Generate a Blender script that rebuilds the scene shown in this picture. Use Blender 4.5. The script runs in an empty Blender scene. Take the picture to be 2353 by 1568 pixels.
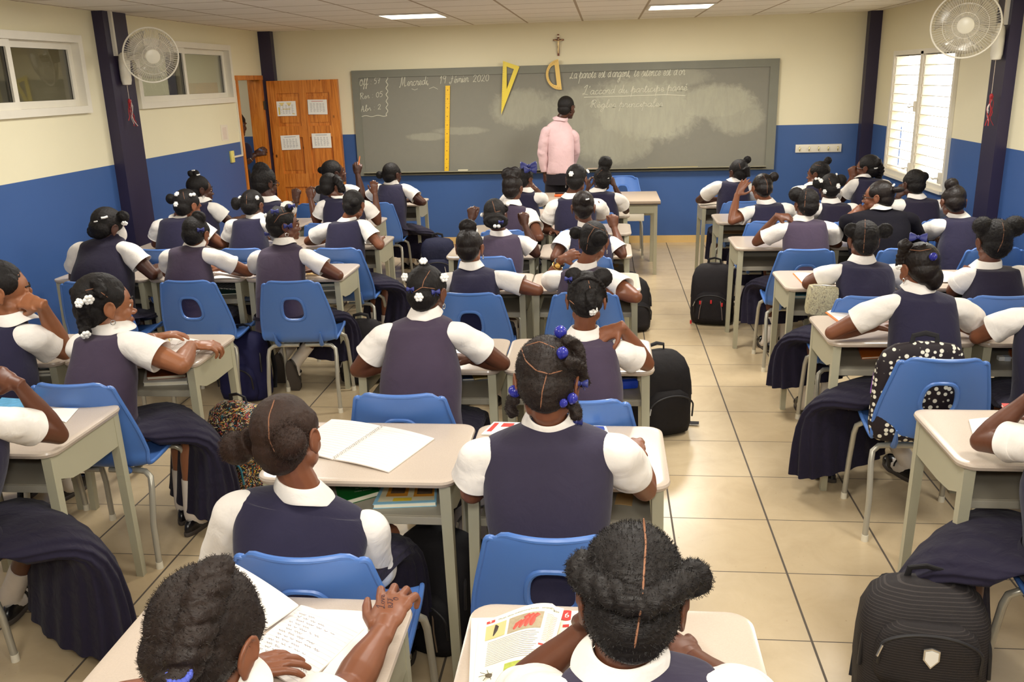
import bpy, bmesh, math, random
import numpy as np
from mathutils import Vector, Matrix, noise
from mathutils.bvhtree import BVHTree

random.seed(7)
sc = bpy.context.scene
COL = sc.collection
R = math.radians
V = Vector

# ------------------------------------------------------------------ camera
UNIT = .45
W_PX, H_PX, F_PX = 2353, 1568, 2031.7
YAW, PITCH, ROLL, CAM_H = -0.1082, 0.2894, -0.0277, 4.3238 * UNIT
def basis(yaw, pitch, roll):
    cy, sy, cp, sp = math.cos(yaw), math.sin(yaw), math.cos(pitch), math.sin(pitch)
    f = V((sy*cp, cy*cp, -sp)); r = V((cy, -sy, 0)); u = r.cross(f)
    cr, sr = math.cos(roll), math.sin(roll)
    return f, cr*r + sr*u, -sr*r + cr*u
CF, CR, CU = basis(YAW, PITCH, ROLL)
CP = V((0, 0, CAM_H))
cam = bpy.data.objects.new('camera', bpy.data.cameras.new('camera'))
COL.objects.link(cam)
cam.matrix_world = Matrix(((CR.x, CU.x, -CF.x, 0), (CR.y, CU.y, -CF.y, 0), (CR.z, CU.z, -CF.z, CAM_H), (0, 0, 0, 1)))
cam.data.sensor_width = 36
cam.data.lens = F_PX / W_PX * 36
cam.data.clip_start = .05
sc.camera = cam

def ray(px, py):
    return (CF + CR*((px - W_PX/2)/F_PX) - CU*((py - H_PX/2)/F_PX))
def at(px, py, x=None, y=None, z=None):
    d = ray(px, py)
    t = (x - CP.x)/d.x if x is not None else (y - CP.y)/d.y if y is not None else (z - CP.z)/d.z
    return CP + d*t
def ppm(p):
    return F_PX / ((p - CP).dot(CF))

# ------------------------------------------------------------------ room numbers (metres)
XL, XR, YB, YF, ZC, ZB = -4.035, 2.993, 10.66, -1.1, 2.54, 1.344

# ------------------------------------------------------------------ materials
def lin(c):
    c = [x/255 for x in c[:3]]
    return tuple(x/12.92 if x <= .04045 else ((x+.055)/1.055)**2.4 for x in c) + (1,)
MATS = {}
class NT:
    def __init__(s, name, rough=.5, spec=.5, metal=0):
        s.m = bpy.data.materials.new(name); s.m.use_nodes = True
        s.t = s.m.node_tree; s.b = s.t.nodes['Principled BSDF']
        s.b.inputs['Roughness'].default_value = rough
        s.b.inputs['Specular IOR Level'].default_value = spec
        s.b.inputs['Metallic'].default_value = metal
    def n(s, typ, **k):
        nd = s.t.nodes.new(typ)
        for a, v in k.items():
            if a in nd.inputs: nd.inputs[a].default_value = v
            else: setattr(nd, a, v)
        return nd
    def l(s, a, b): s.t.links.new(a, b)
    def math(s, op, a, b=None, c=None):
        nd = s.n('ShaderNodeMath', operation=op)
        for i, v in enumerate((a, b, c)):
            if v is None: continue
            if isinstance(v, (int, float)): nd.inputs[i].default_value = v
            else: s.l(v, nd.inputs[i])
        return nd.outputs[0]
    def mix(s, fac, a, b):
        nd = s.n('ShaderNodeMix', data_type='RGBA')
        for i, v in ((0, fac), (6, a), (7, b)):
            if isinstance(v, (int, float)): nd.inputs[i].default_value = v
            elif isinstance(v, tuple): nd.inputs[i].default_value = v
            else: s.l(v, nd.inputs[i])
        return nd.outputs[2]
    def pos(s, obj=False):
        if obj: return s.n('ShaderNodeTexCoord').outputs['Object']
        return s.n('ShaderNodeNewGeometry').outputs['Position']
    def xyz(s, v):
        nd = s.n('ShaderNodeSeparateXYZ'); s.l(v, nd.inputs[0]); return nd.outputs
    def noise(s, v, scale, detail=3, rough=.55, dist=0):
        nd = s.n('ShaderNodeTexNoise', Scale=scale, Detail=detail, Roughness=rough, Distortion=dist)
        s.l(v, nd.inputs['Vector']); return nd.outputs[0]
    def ramp(s, f, stops):
        nd = s.n('ShaderNodeValToRGB'); e = nd.color_ramp.elements
        while len(e) < len(stops): e.new(.5)
        for el, (p, c) in zip(e, stops): el.position = p; el.color = c
        s.l(f, nd.inputs[0]); return nd.outputs[0]
    def bump(s, h, strength=.2, dist=.01):
        nd = s.n('ShaderNodeBump', Strength=strength, Distance=dist)
        s.l(h, nd.inputs['Height']); s.l(nd.outputs[0], s.b.inputs['Normal'])
    def color(s, c):
        if isinstance(c, tuple): s.b.inputs['Base Color'].default_value = c
        else: s.l(c, s.b.inputs['Base Color'])

def plain(name, rgb, rough=.5, spec=.5, metal=0, var=.0, vscale=30, bump=0, bscale=200, bdist=.002, alpha=None, emit=None, sheen=0):
    if name in MATS: return MATS[name]
    t = NT(name, rough, spec, metal); c = lin(rgb)
    p = t.pos(True)
    if var:
        d = tuple(max(0, x*(1-var)) for x in c[:3]) + (1,); b = tuple(min(1, x*(1+var)) for x in c[:3]) + (1,)
        t.color(t.mix(t.noise(p, vscale), d, b))
    else: t.color(c)
    if bump: t.bump(t.noise(p, bscale, 4), bump, bdist)
    if sheen: t.b.inputs['Sheen Weight'].default_value = sheen
    if emit:
        t.b.inputs['Emission Color'].default_value = lin(emit[0]); t.b.inputs['Emission Strength'].default_value = emit[1]
    MATS[name] = t.m
    return t.m

# ------------------------------------------------------------------ mesh builder
def frame_of(d, up=None):
    d = d.normalized()
    if up is None or abs(d.dot(up.normalized())) > .97:
        up = V((0, 0, 1)) if abs(d.z) < .9 else V((0, 1, 0))
    x = up.cross(d).normalized(); y = d.cross(x)
    return x, y, d
class MB:
    def __init__(s): s.v = []; s.f = []; s.mi = []; s.cur = 0
    def add(s, vs, fs):
        o = len(s.v); s.v.extend(V(p) for p in vs); s.f.extend(tuple(i+o for i in f) for f in fs); s.mi.extend([s.cur]*len(fs)); return s
    def loft(s, rings, close=True, cap0=True, cap1=True):
        n = len(rings[0]); vs = [p for r in rings for p in r]; fs = []
        for i in range(len(rings)-1):
            for j in range(n if close else n-1):
                k = (j+1) % n
                fs.append((i*n+j, i*n+k, (i+1)*n+k, (i+1)*n+j))
        if cap0: fs.append(tuple(range(n-1, -1, -1)))
        if cap1: fs.append(tuple((len(rings)-1)*n+j for j in range(n)))
        return s.add(vs, fs)
    def tube(s, pts, rad, n=10, caps=True, up=None, flat=1.0, closed=False):
        pts = [V(p) for p in pts]; m = len(pts)
        if not hasattr(rad, '__len__'): rad = [rad]*m
        rings = []; x = None
        for i, p in enumerate(pts):
            a = pts[(i-1) % m] if (i or closed) else p; b = pts[(i+1) % m] if (i < m-1 or closed) else p
            d = (b-a)
            if d.length < 1e-9: d = V((0, 0, 1))
            d.normalize()
            if x is None:
                x, y, _ = frame_of(d, up)
            else:
                x = (x - d*x.dot(d))
                if x.length < 1e-6: x, y, _ = frame_of(d, up)
                x.normalize(); y = d.cross(x)
            rings.append([p + (x*math.cos(t)*rad[i] + y*math.sin(t)*rad[i]*flat) for t in (2*math.pi*k/n for k in range(n))])
        if closed: rings.append(rings[0]); caps = False
        return s.loft(rings, True, caps, caps)
    def ell(s, c, r, M=None, nu=14, nv=9):
        c = V(c); r = (r, r, r) if not hasattr(r, '__len__') else r
        vs = []; fs = []
        M = M or Matrix.Identity(3)
        vs.append(c + M @ V((0, 0, r[2])))
        for i in range(1, nv):
            a = math.pi*i/nv
            for j in range(nu):
                b = 2*math.pi*j/nu
                vs.append(c + M @ V((r[0]*math.sin(a)*math.cos(b), r[1]*math.sin(a)*math.sin(b), r[2]*math.cos(a))))
        vs.append(c + M @ V((0, 0, -r[2])))
        for j in range(nu): fs.append((0, 1+j, 1+(j+1) % nu))
        for i in range(nv-2):
            for j in range(nu):
                a = 1+i*nu+j; b = 1+i*nu+(j+1) % nu
                fs.append((a, a+nu, b+nu, b))
        L = len(vs)-1; o = 1+(nv-2)*nu
        for j in range(nu): fs.append((o+j, L, o+(j+1) % nu))
        return s.add(vs, fs)
    def box(s, c, size, M=None, bev=0):
        c = V(c); h = V(size)/2; M = M or Matrix.Identity(3)
        if bev:
            bm = bmesh.new(); bmesh.ops.create_cube(bm, size=1)
            for v in bm.verts: v.co = V((v.co.x*size[0], v.co.y*size[1], v.co.z*size[2]))
            bmesh.ops.bevel(bm, geom=list(bm.edges), offset=bev, segments=2, profile=.6, affect='EDGES')
            bm.verts.index_update()
            s.add([c + M @ v.co for v in bm.verts], [tuple(v.index for v in f.verts) for f in bm.faces]); bm.free(); return s
        vs = [c + M @ V((x*h.x, y*h.y, z*h.z)) for z in (-1, 1) for y in (-1, 1) for x in (-1, 1)]
        return s.add(vs, [(0, 2, 3, 1), (4, 5, 7, 6), (0, 1, 5, 4), (2, 6, 7, 3), (0, 4, 6, 2), (1, 3, 7, 5)])
    def prism(s, poly, ext, bev=0):
        """closed planar polygon (3d points) extruded by the vector ext"""
        a = [V(p) for p in poly]; e = V(ext); n = len(a)
        if not bev: return s.loft([a, [p+e for p in a]])
        c = sum(a, V())/n
        ins = [c + (p-c)*(1-bev) for p in a]
        return s.loft([[p for p in ins], [p+e*.15 for p in a], [p+e*.85 for p in a], [p+e for p in ins]])
    def grid(s, fn, nu, nv, skip=None):
        vs = [fn(i/nu, j/nv) for j in range(nv+1) for i in range(nu+1)]; fs = []
        for j in range(nv):
            for i in range(nu):
                if skip and skip(i, j): continue
                a = j*(nu+1)+i; fs.append((a, a+1, a+nu+2, a+nu+1))
        return s.add(vs, fs)
    def sheet(s, fn, nu, nv, th):
        """surface fn(u,v) given a thickness th along +normal z"""
        top = [[V(fn(i/nu, j/nv)) for i in range(nu+1)] for j in range(nv+1)]
        o = len(s.v); vs = []; fs = []
        for l in (0, 1):
            for row in top:
                for p in row: vs.append(p + V((0, 0, th if l else 0)))
        K = (nu+1)*(nv+1)
        for j in range(nv):
            for i in range(nu):
                a = j*(nu+1)+i
                fs.append((a, a+nu+1, a+nu+2, a+1)); fs.append((K+a, K+a+1, K+a+nu+2, K+a+nu+1))
        rim = [j for j in range(nu+1)] + [(j)*(nu+1)+nu for j in range(1, nv+1)] + [nv*(nu+1)+i for i in range(nu-1, -1, -1)] + [j*(nu+1) for j in range(nv-1, 0, -1)]
        for a, b in zip(rim, rim[1:]+rim[:1]): fs.append((a, b, K+b, K+a))
        return s.add(vs, fs)
    def mesh(s, name, off=V((0, 0, 0))):
        me = bpy.data.meshes.new(name)
        me.from_pydata([p - off for p in s.v], [], s.f); me.update()
        return me
    def build(s, name, mats, parent=None, smooth=True, ang=40):
        me = s.mesh(name, root_loc(parent)); mats = mats if isinstance(mats, (list, tuple)) else [mats]
        for m in mats: me.materials.append(m)
        if len(mats) > 1: me.polygons.foreach_set('material_index', s.mi)
        bm = bmesh.new(); bm.from_mesh(me); bmesh.ops.recalc_face_normals(bm, faces=bm.faces); bm.to_mesh(me); bm.free()
        return link(name, me, parent, smooth, ang)
def root_loc(p):
    o = V((0, 0, 0))
    while p is not None: o = o + p.location; p = p.parent
    return o
def link(name, me, parent=None, smooth=True, ang=40):
    o = bpy.data.objects.new(name, me); COL.objects.link(o)
    if parent is not None: o.parent = parent
    if smooth:
        me.shade_smooth()
        if ang < 180: me.set_sharp_from_angle(angle=R(ang))
    return o
def tag(o, label=None, cat=None, group=None, kind=None):
    for k, v in (('label', label), ('category', cat), ('group', group), ('kind', kind)):
        if v: o[k] = v
    return o
def empty(name, loc, label=None, cat=None, group=None, rz=0):
    o = bpy.data.objects.new(name, None); COL.objects.link(o); o.location = loc; o.rotation_euler.z = rz
    o.empty_display_size = .1
    return tag(o, label, cat, group)
def copy_tree(o, parent=None):
    c = o.copy(); COL.objects.link(c); c.parent = parent
    for ch in o.children: copy_tree(ch, c)
    return c
def remesh(mb, voxel, smooth=3, name='body'):
    me = mb.mesh('tmp'); o = bpy.data.objects.new('tmp', me); COL.objects.link(o)
    m = o.modifiers.new('r', 'REMESH'); m.mode = 'VOXEL'; m.voxel_size = voxel
    if smooth:
        k = o.modifiers.new('s', 'SMOOTH'); k.factor = .5; k.iterations = smooth
    dg = bpy.context.evaluated_depsgraph_get()
    out = bpy.data.meshes.new_from_object(o.evaluated_get(dg)); out.name = name
    bpy.data.objects.remove(o); bpy.data.meshes.remove(me)
    return out
def mesh_co(me):
    a = np.empty(len(me.vertices)*3, np.float32); me.vertices.foreach_get('co', a); return a.reshape(-1, 3)
def shift(me, d):
    a = mesh_co(me) + np.array(d, np.float32); me.vertices.foreach_set('co', a.ravel()); me.update()
def catmull(pts, k=4):
    pts = [V(p) for p in pts]
    if len(pts) < 3: return pts
    P = [pts[0]*2-pts[1]] + pts + [pts[-1]*2-pts[-2]]; out = []
    for i in range(1, len(P)-2):
        a, b, c, d = P[i-1:i+3]
        for j in range(k):
            t = j/k
            out.append(.5*((2*b) + (c-a)*t + (2*a-5*b+4*c-d)*t*t + (3*b-a-3*c+d)*t**3))
    out.append(P[-2]); return out

# ------------------------------------------------------------------ room
def paint_mat(name):
    t = NT(name, .55, .35); z = t.xyz(t.pos())[2]
    f = t.math('GREATER_THAN', z, ZB)
    n = t.noise(t.pos(), 1.3, 4)
    cream = t.mix(n, lin((224, 216, 184)), lin((232, 224, 194)))
    blue = t.mix(n, lin((58, 88, 142)), lin((64, 96, 152)))
    t.color(t.mix(f, blue, cream)); t.bump(t.noise(t.pos(), 180, 2), .06, .002)
    t.l(t.math('MULTIPLY_ADD', f, .2, .4), t.b.inputs['Roughness'])
    return t.m
M_WALL = paint_mat('wall paint')
def floor_mat():
    t = NT('floor tile', .3, .5); p = t.pos(); x, y, z = t.xyz(p)
    TX, TY, X0, Y0 = .4288, .45, .7374, 2.791
    def line(c, o, pitch, w):
        m = t.math('FLOORED_MODULO', t.math('ADD', c, pitch*100 - o + w/2), pitch)
        return t.math('LESS_THAN', m, w)
    g = t.math('MAXIMUM', line(x, X0, TX, .0085), line(y, Y0, TY, .005))
    ix = t.math('FLOOR', t.math('DIVIDE', t.math('SUBTRACT', x, X0), TX)); iy = t.math('FLOOR', t.math('DIVIDE', t.math('SUBTRACT', y, Y0), TY))
    cv = t.n('ShaderNodeCombineXYZ'); t.l(ix, cv.inputs[0]); t.l(iy, cv.inputs[1])
    wn = t.n('ShaderNodeTexWhiteNoise'); t.l(cv.outputs[0], wn.inputs[0])
    st = t.noise(p, 5, 6, .65, .6); sp = t.noise(p, 60, 3)
    c1 = t.mix(st, lin((182, 162, 128)), lin((212, 192, 158)))
    c1 = t.mix(t.math('MULTIPLY', wn.outputs[0], .25), c1, lin((196, 166, 118)))
    c1 = t.mix(t.math('MULTIPLY', t.math('GREATER_THAN', sp, .72), .4), c1, lin((150, 125, 90)))
    t.color(t.mix(g, c1, lin((88, 78, 66))))
    t.l(t.math('MULTIPLY_ADD', g, .5, .27), t.b.inputs['Roughness'])
    t.bump(t.math('SUBTRACT', t.math('MULTIPLY', st, .25), g), .25, .002)
    return t.m
def ceil_mat():
    t = NT('ceiling tile', .8, .2); p = t.pos(); x, y, z = t.xyz(p)
    def line(c, o, pitch, w):
        m = t.math('FLOORED_MODULO', t.math('ADD', c, pitch*100 - o + w/2), pitch); return t.math('LESS_THAN', m, w)
    g = t.math('MAXIMUM', line(x, .374, .625, .022), line(y, 9.12, .60, .022))
    c = t.mix(t.noise(p, 60, 4), lin((232, 226, 214)), lin((240, 235, 224)))
    t.color(t.mix(g, c, lin((176, 160, 138))))
    return t.m
def struct(name, mb, mat, label, smooth=False):
    o = mb.build(name, mat, None, smooth); return tag(o, label, None, None, 'structure')
def slab(x0, x1, y0, y1, z0, z1, mb=None):
    mb = mb or MB(); return mb.box(((x0+x1)/2, (y0+y1)/2, (z0+z1)/2), (x1-x0, y1-y0, z1-z0))
struct('floor', slab(-7.6, XR+3, YF-.2, YB+.12, -.1, 0), floor_mat(), 'beige square tiled floor with dark grout lines')
struct('ceiling', slab(-7.6, XR+.25, YF-.2, YB+.12, ZC, ZC+.06), ceil_mat(), 'suspended ceiling of off-white square tiles')
M_TRIM = plain('navy pillar paint', (44, 38, 62), .4, .4, var=.08, vscale=6)
M_WHITEFRAME = plain('white window frame', (226, 220, 204), .35, .5, var=.04, vscale=9)
# left wall with two high windows and a doorway
WIN1, WIN2 = (4.75, 6.78, 1.80, 2.315), (7.62, 9.62, 1.80, 2.33)
DOOR = (9.80, 10.55, 2.0)
mb = MB()
for y0, y1, z0, z1 in ((YF, WIN1[0], 0, ZC), (WIN1[0], WIN1[1], 0, WIN1[2]), (WIN1[0], WIN1[1], WIN1[3], ZC), (WIN1[1], WIN2[0], 0, ZC),
                       (WIN2[0], WIN2[1], 0, WIN2[2]), (WIN2[0], WIN2[1], WIN2[3], ZC), (WIN2[1], DOOR[0], 0, ZC), (DOOR[0], DOOR[1], DOOR[2], ZC), (DOOR[1], YB, 0, ZC)):
    slab(XL-.12, XL, y0, y1, z0, z1, mb)
struct('wall_left', mb, M_WALL, 'side wall, cream above and blue below, with high windows and the doorway')
struct('wall_back', slab(-7.6, XR+.12, YB, YB+.12, 0, ZC), M_WALL, 'end wall behind the chalkboard, cream above and blue below')
RW = (8.22, 9.92, .90, 2.085)
mb = MB()
for y0, y1, z0, z1 in ((YF, RW[0], 0, ZC), (RW[0], RW[1], 0, RW[2]), (RW[0], RW[1], RW[3], ZC), (RW[1], YB, 0, ZC)):
    slab(XR, XR+.12, y0, y1, z0, z1, mb)
struct('wall_right', mb, M_WALL, 'side wall with the bright louvre window, cream above and blue below')
struct('wall_front', slab(-7.6, XR+.12, YF-.12, YF, 0, ZC), M_WALL, 'end wall facing the chalkboard')
# neighbouring room seen through the high windows and the doorway
struct('wall_corridor', slab(-7.6, -7.5, YF, YB, 0, ZC), M_WALL, 'far wall of the neighbouring room seen through the high windows')
mb = MB(); slab(-7.5, -7.38, 6.3, 6.36, 1.75, 2.3, mb)
for y0, y1, z0, z1 in ((6.0, 9.4, 1.72, 1.79), (6.0, 9.4, 2.3, 2.36), (6.0, 6.06, 1.72, 2.36), (7.6, 7.68, 1.72, 2.36), (9.34, 9.4, 1.72, 2.36)):
    slab(-7.5, -7.42, y0, y1, z0, z1, mb)
struct('window_4', mb, M_WHITEFRAME, 'white window frame on the far wall of the neighbouring room')
mb = MB(); slab(-6.2, -6.02, 10.2, 10.6, 0, ZC, mb); slab(-5.2, -5.1, 10.55, 10.655, 0, ZC, mb)
struct('trim_7', mb, M_TRIM, 'navy posts in the neighbouring room')
# pillars
mb = MB(); slab(XL, -3.945, 7.06, 7.42, 0, ZC, mb)
struct('trim_1', mb, M_TRIM, 'broad navy pillar carrying the fan on the door-side wall')
mb = MB(); slab(2.91, XR, 7.095, 7.35, 0, ZC, mb)
struct('trim_2', mb, M_TRIM, 'broad navy pillar carrying the fan on the window-side wall')
struct('trim_3', slab(XL, -3.885, 10.56, YB, 0, ZC), M_TRIM, 'narrow navy post in the corner by the open door')
struct('trim_4', slab(2.865, XR, 10.54, YB, 0, ZC), M_TRIM, 'narrow navy post in the corner by the coat hooks')
M_BASE = plain('tan baseboard tile', (214, 180, 118), .35, .5, var=.08, vscale=8)
def base(name, x0, x1, y0, y1, lab): struct(name, slab(x0, x1, y0, y1, 0, .085), M_BASE, lab)
base('baseboard_back', XL+.16, XR-.14, YB-.014, YB, 'tan tile baseboard under the chalkboard wall')
base('baseboard_right', XR-.014, XR, YF, YB-.13, 'tan tile baseboard along the window-side wall')
base('baseboard_left', XL, XL+.014, YF, DOOR[0]-.08, 'tan tile baseboard along the door-side wall')

# windows on the left wall
def glass_mat():
    t = NT('window glass', .02, .5); t.b.inputs['Transmission Weight'].default_value = 1; t.b.inputs['IOR'].default_value = 1.45
    t.color(lin((222, 224, 214))); return t.m
M_GLASS = glass_mat()
M_GASKET = plain('black gasket', (30, 28, 28), .5)
def frame_rect(mb, x0, x1, y0, y1, z0, z1, w):
    slab(x0, x1, y0, y1, z0, z0+w, mb); slab(x0, x1, y0, y1, z1-w, z1, mb); slab(x0, x1, y0, y0+w, z0+w, z1-w, mb); slab(x0, x1, y1-w, y1, z0+w, z1-w, mb)
def side_window(name, w, mull, lab):
    y0, y1, z0, z1 = w
    r = empty(name, (XL, (y0+y1)/2, z0)); tag(r, lab, None, None, 'structure')
    mb = MB(); frame_rect(mb, XL-.1, XL+.035, y0-.03, y1+.03, z0-.03, z1+.03, .055); mb.build('frame', M_WHITEFRAME, r, False)
    mb = MB(); frame_rect(mb, XL-.03, XL+.012, y0+.025, mull+.03, z0+.025, z1-.025, .05); mb.build('sash', M_WHITEFRAME, r, False)
    mb = MB(); frame_rect(mb, XL-.075, XL-.032, mull-.03, y1-.025, z0+.025, z1-.025, .05); mb.build('sash', M_WHITEFRAME, r, False)
    for a, b, x in ((y0+.07, mull-.018, XL-.012), (mull+.018, y1-.07, XL-.055)):
        p = slab(x, x+.005, a, b, z0+.07, z1-.07).build('pane', M_GLASS, r, False)
        mb = MB(); frame_rect(mb, x+.002, x+.008, a-.002, b+.002, z0+.068, z1-.068, .008); mb.build('gasket', M_GASKET, p, False)
    return r
side_window('window_1', WIN1, 5.93, 'high sliding window with white frame nearer the camera, before the navy pillar')
side_window('window_2', WIN2, 8.55, 'high sliding window with white frame between the navy pillar and the doorway')

# louvre window on the right wall
r = empty('window_3', (XR, 9.07, RW[2])); tag(r, 'tall white louvre window letting in bright daylight', None, None, 'structure')
ym = (RW[0]+RW[1])/2
mb = MB(); frame_rect(mb, XR-.03, XR+.1, RW[0]-.02, RW[1]+.02, RW[2]-.02, RW[3]+.02, .045); slab(XR-.03, XR+.1, ym-.035, ym+.035, RW[2], RW[3], mb)
mb.build('frame', M_WHITEFRAME, r, False)
slab(XR-.06, XR+.1, RW[0]-.04, RW[1]+.04, RW[2]-.045, RW[2]-.02).build('sill', M_WHITEFRAME, r, False)
NS = 13
for a, b in ((RW[0]+.03, ym-.04), (ym+.04, RW[1]-.03)):
    for i in range(NS):
        z = RW[2] + .06 + (RW[3]-RW[2]-.09)*(i+.0)/(NS-1)
        M = Matrix.Rotation(R(-8 if i > 6 else 4), 3, 'Y')
        MB().box((XR+.03, (a+b)/2, z), (.085, b-a-.01, .006), M).build('louvre_slat', M_WHITEFRAME, r, False)
    mb = MB()
    for yy in (a+.012, b-.012):
        slab(XR-.012, XR+.004, yy-.008, yy+.008, RW[2]+.03, RW[3]-.03, mb)
        for i in range(NS):
            z = RW[2]+.06+(RW[3]-RW[2]-.09)*i/(NS-1); slab(XR-.02, XR+.06, yy-.004, yy+.004, z-.02, z+.006, mb)
    mb.build('slat_bracket', M_WHITEFRAME, r, False)
for yy, zz in ((ym+.03, 1.58), (ym+.03, 1.0), (RW[0]+.05, .99)):
    mb = MB(); mb.box((XR-.035, yy, zz), (.03, .05, .10), None, .008); mb.tube([(XR-.05, yy, zz), (XR-.075, yy, zz), (XR-.08, yy+.035, zz-.01), (XR-.085, yy+.06, zz-.005)], .007, 8)
    mb.build('crank_handle', M_WHITEFRAME, r)
M_EXT = plain('pale outside wall', (240, 226, 190), .8, .1)
mb = MB(); slab(XR+2.6, XR+2.7, 5.5, 14, 0, 1.7, mb); slab(XR+2.58, XR+2.72, 5.5, 14, 1.7, 1.78, mb)
struct('wall_exterior', mb, M_EXT, 'pale yard wall outside the louvre window')

# ------------------------------------------------------------------ door
def pine_mat():
    t = NT('varnished pine', .28, .55); p = t.pos(); x, y, z = t.xyz(p)
    mp = t.n('ShaderNodeMapping'); mp.inputs['Scale'].default_value = (14, 14, .9); t.l(p, mp.inputs[0])
    g = t.noise(mp.outputs[0], 2.2, 5, .6, 1.2)
    c = t.ramp(g, [(.3, lin((158, 82, 24))), (.5, lin((206, 124, 46))), (.7, lin((222, 146, 66)))])
    vo = t.n('ShaderNodeTexVoronoi', Scale=1.0, feature='F1'); m2 = t.n('ShaderNodeMapping'); m2.inputs['Scale'].default_value = (5.5, 5.5, 3.2); t.l(p, m2.inputs[0]); t.l(m2.outputs[0], vo.inputs['Vector'])
    k = t.ramp(vo.outputs['Distance'], [(.03, (1, 1, 1, 1)), (.09, (0, 0, 0, 1))])
    t.color(t.mix(k, c, lin((74, 36, 14)))); return t.m
M_PINE = pine_mat()
r = empty('door_1', (XL+.05, 10.58, 0)); tag(r, 'varnished pine panel door standing open against the end wall', None, None, 'structure')
mb = MB(); slab(XL-.13, XL+.015, DOOR[0]-.05, DOOR[0], 0, DOOR[2]+.05, mb); slab(XL-.13, XL+.015, DOOR[0], DOOR[1], DOOR[2], DOOR[2]+.05, mb); slab(XL-.16, XL+.005, DOOR[1]-.06, DOOR[1]+.01, 0, DOOR[2], mb)
mb.build('door_frame', M_PINE, r, False)
DX0, DX1, DY, DZ = -3.985, -3.125, 10.575, 1.985
mb = MB()
slab(DX0, DX1, DY-.012, DY+.028, .01, DZ, mb)                     # core
for a, b, c, d in ((DX0, DX0+.11, .01, DZ), (DX1-.11, DX1, .01, DZ), (-3.60, -3.51, .02, DZ-.01), (DX0+.11, DX1-.11, .01, .2), (DX0+.11, DX1-.11, 1.84, DZ), (DX0+.11, DX1-.11, 1.33, 1.46), (DX0+.11, DX1-.11, .74, .90)):
    slab(a, b, DY-(.03 if d-c > 1 and b-a > .1 else .0275 if d-c > 1 else .0285), DY-.008, c, d, mb)
for x0, x1 in ((DX0+.135, -3.625), (-3.485, DX1-.135)):
    for z0, z1 in ((.24, .70), (.94, 1.29), (1.50, 1.80)):
        if z1 < .6 or True: slab(x0, x1, DY-.02, DY-.01, z0, z1, mb)
mb.build('leaf', M_PINE, r, False)
M_BRASS = plain('brass', (212, 166, 70), .22, .6, 1)
MB().ell((DX1-.055, DY-.085, .98), .028).tube([(DX1-.055, DY-.03, .98), (DX1-.055, DY-.075, .98)], .012).build('knob', M_BRASS, r)
slab(XL+.012, XL+.02, 10.5, 10.56, 1.66, 1.76).build('hinge', plain('dull steel', (120, 112, 96), .4, .5, .8), r, False)
M_PAPER = plain('white paper', (240, 238, 230), .7, .2, var=.03, vscale=3)
M_INKGREY = plain('grey print', (150, 146, 150), .7, .2)
M_YEL = plain('yellow highlighter', (232, 200, 60), .6)
M_RED = plain('red print', (196, 52, 44), .5)
def pinned(cx, cz, w, h, y, kind, label, tilt=0):
    o = MB()
    ca, sa = math.cos(tilt), math.sin(tilt)
    def P2(u, v, d=0): return V((cx + u*ca - v*sa, y - d, cz + u*sa + v*ca))
    o.sheet(lambda u, v: V((0, 0, 0)), 1, 1, 0) if False else None
    o.prism([P2(-w/2, -h/2), P2(w/2, -h/2), P2(w/2, h/2), P2(-w/2, h/2)], (0, -.0012, 0))
    ob = o.build('paper_sheet', M_PAPER, None, False); tag(ob, label, 'paper', 'notices taped to the door')
    g = MB(); hl = MB()
    def rect(m, u0, u1, v0, v1): m.prism([P2(u0, v0, .0013), P2(u1, v0, .0013), P2(u1, v1, .0013), P2(u0, v1, .0013)], (0, -.0003, 0))
    if kind == 0:
        for k in range(2):
            for i in range(4): rect(hl, -w*.36+k*w*.38+i*.006, -w*.36+k*w*.38+.06-i*.006, h*.36-i*.009, h*.36-i*.009+.006)
        rect(hl, -w*.42, -w*.36, -h*.4, h*.1); rect(hl, -w*.2, w*.2, -h*.05, -h*.02); rect(hl, w*.28, w*.42, -h*.38, -h*.34)
    else: rect(hl, -w*.3, w*.3, h*.37, h*.40)
    n = 8 if kind < 2 else 9
    for i in range(n):
        v = h*(.22 - .62*i/n)
        for k in range(5):
            u = -w*.38 + w*.16*k; rect(g, u, u + w*random.uniform(.07, .13), v, v+.0035)
    g.build('printed_table', M_INKGREY, ob, False)
    hl.build('heading', M_YEL if kind == 0 else (M_RED if kind == 1 else M_INKGREY), ob, False)
PD = DY-.03
pinned(-3.765, 1.665, .235, .17, PD, 0, 'white sheet with yellow headings, upper sheet near the hinges of the pine door')
pinned(-3.385, 1.675, .235, .17, PD, 1, 'white sheet with a red heading line, upper sheet by the pine door edge', R(-1))
pinned(-3.755, 1.27, .235, .17, PD, 2, 'plain white list, lower sheet near the hinges of the pine door', R(1))
pinned(-3.37, 1.285, .235, .17, PD, 3, 'plain white list, lower sheet near the free edge of the pine door')
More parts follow.
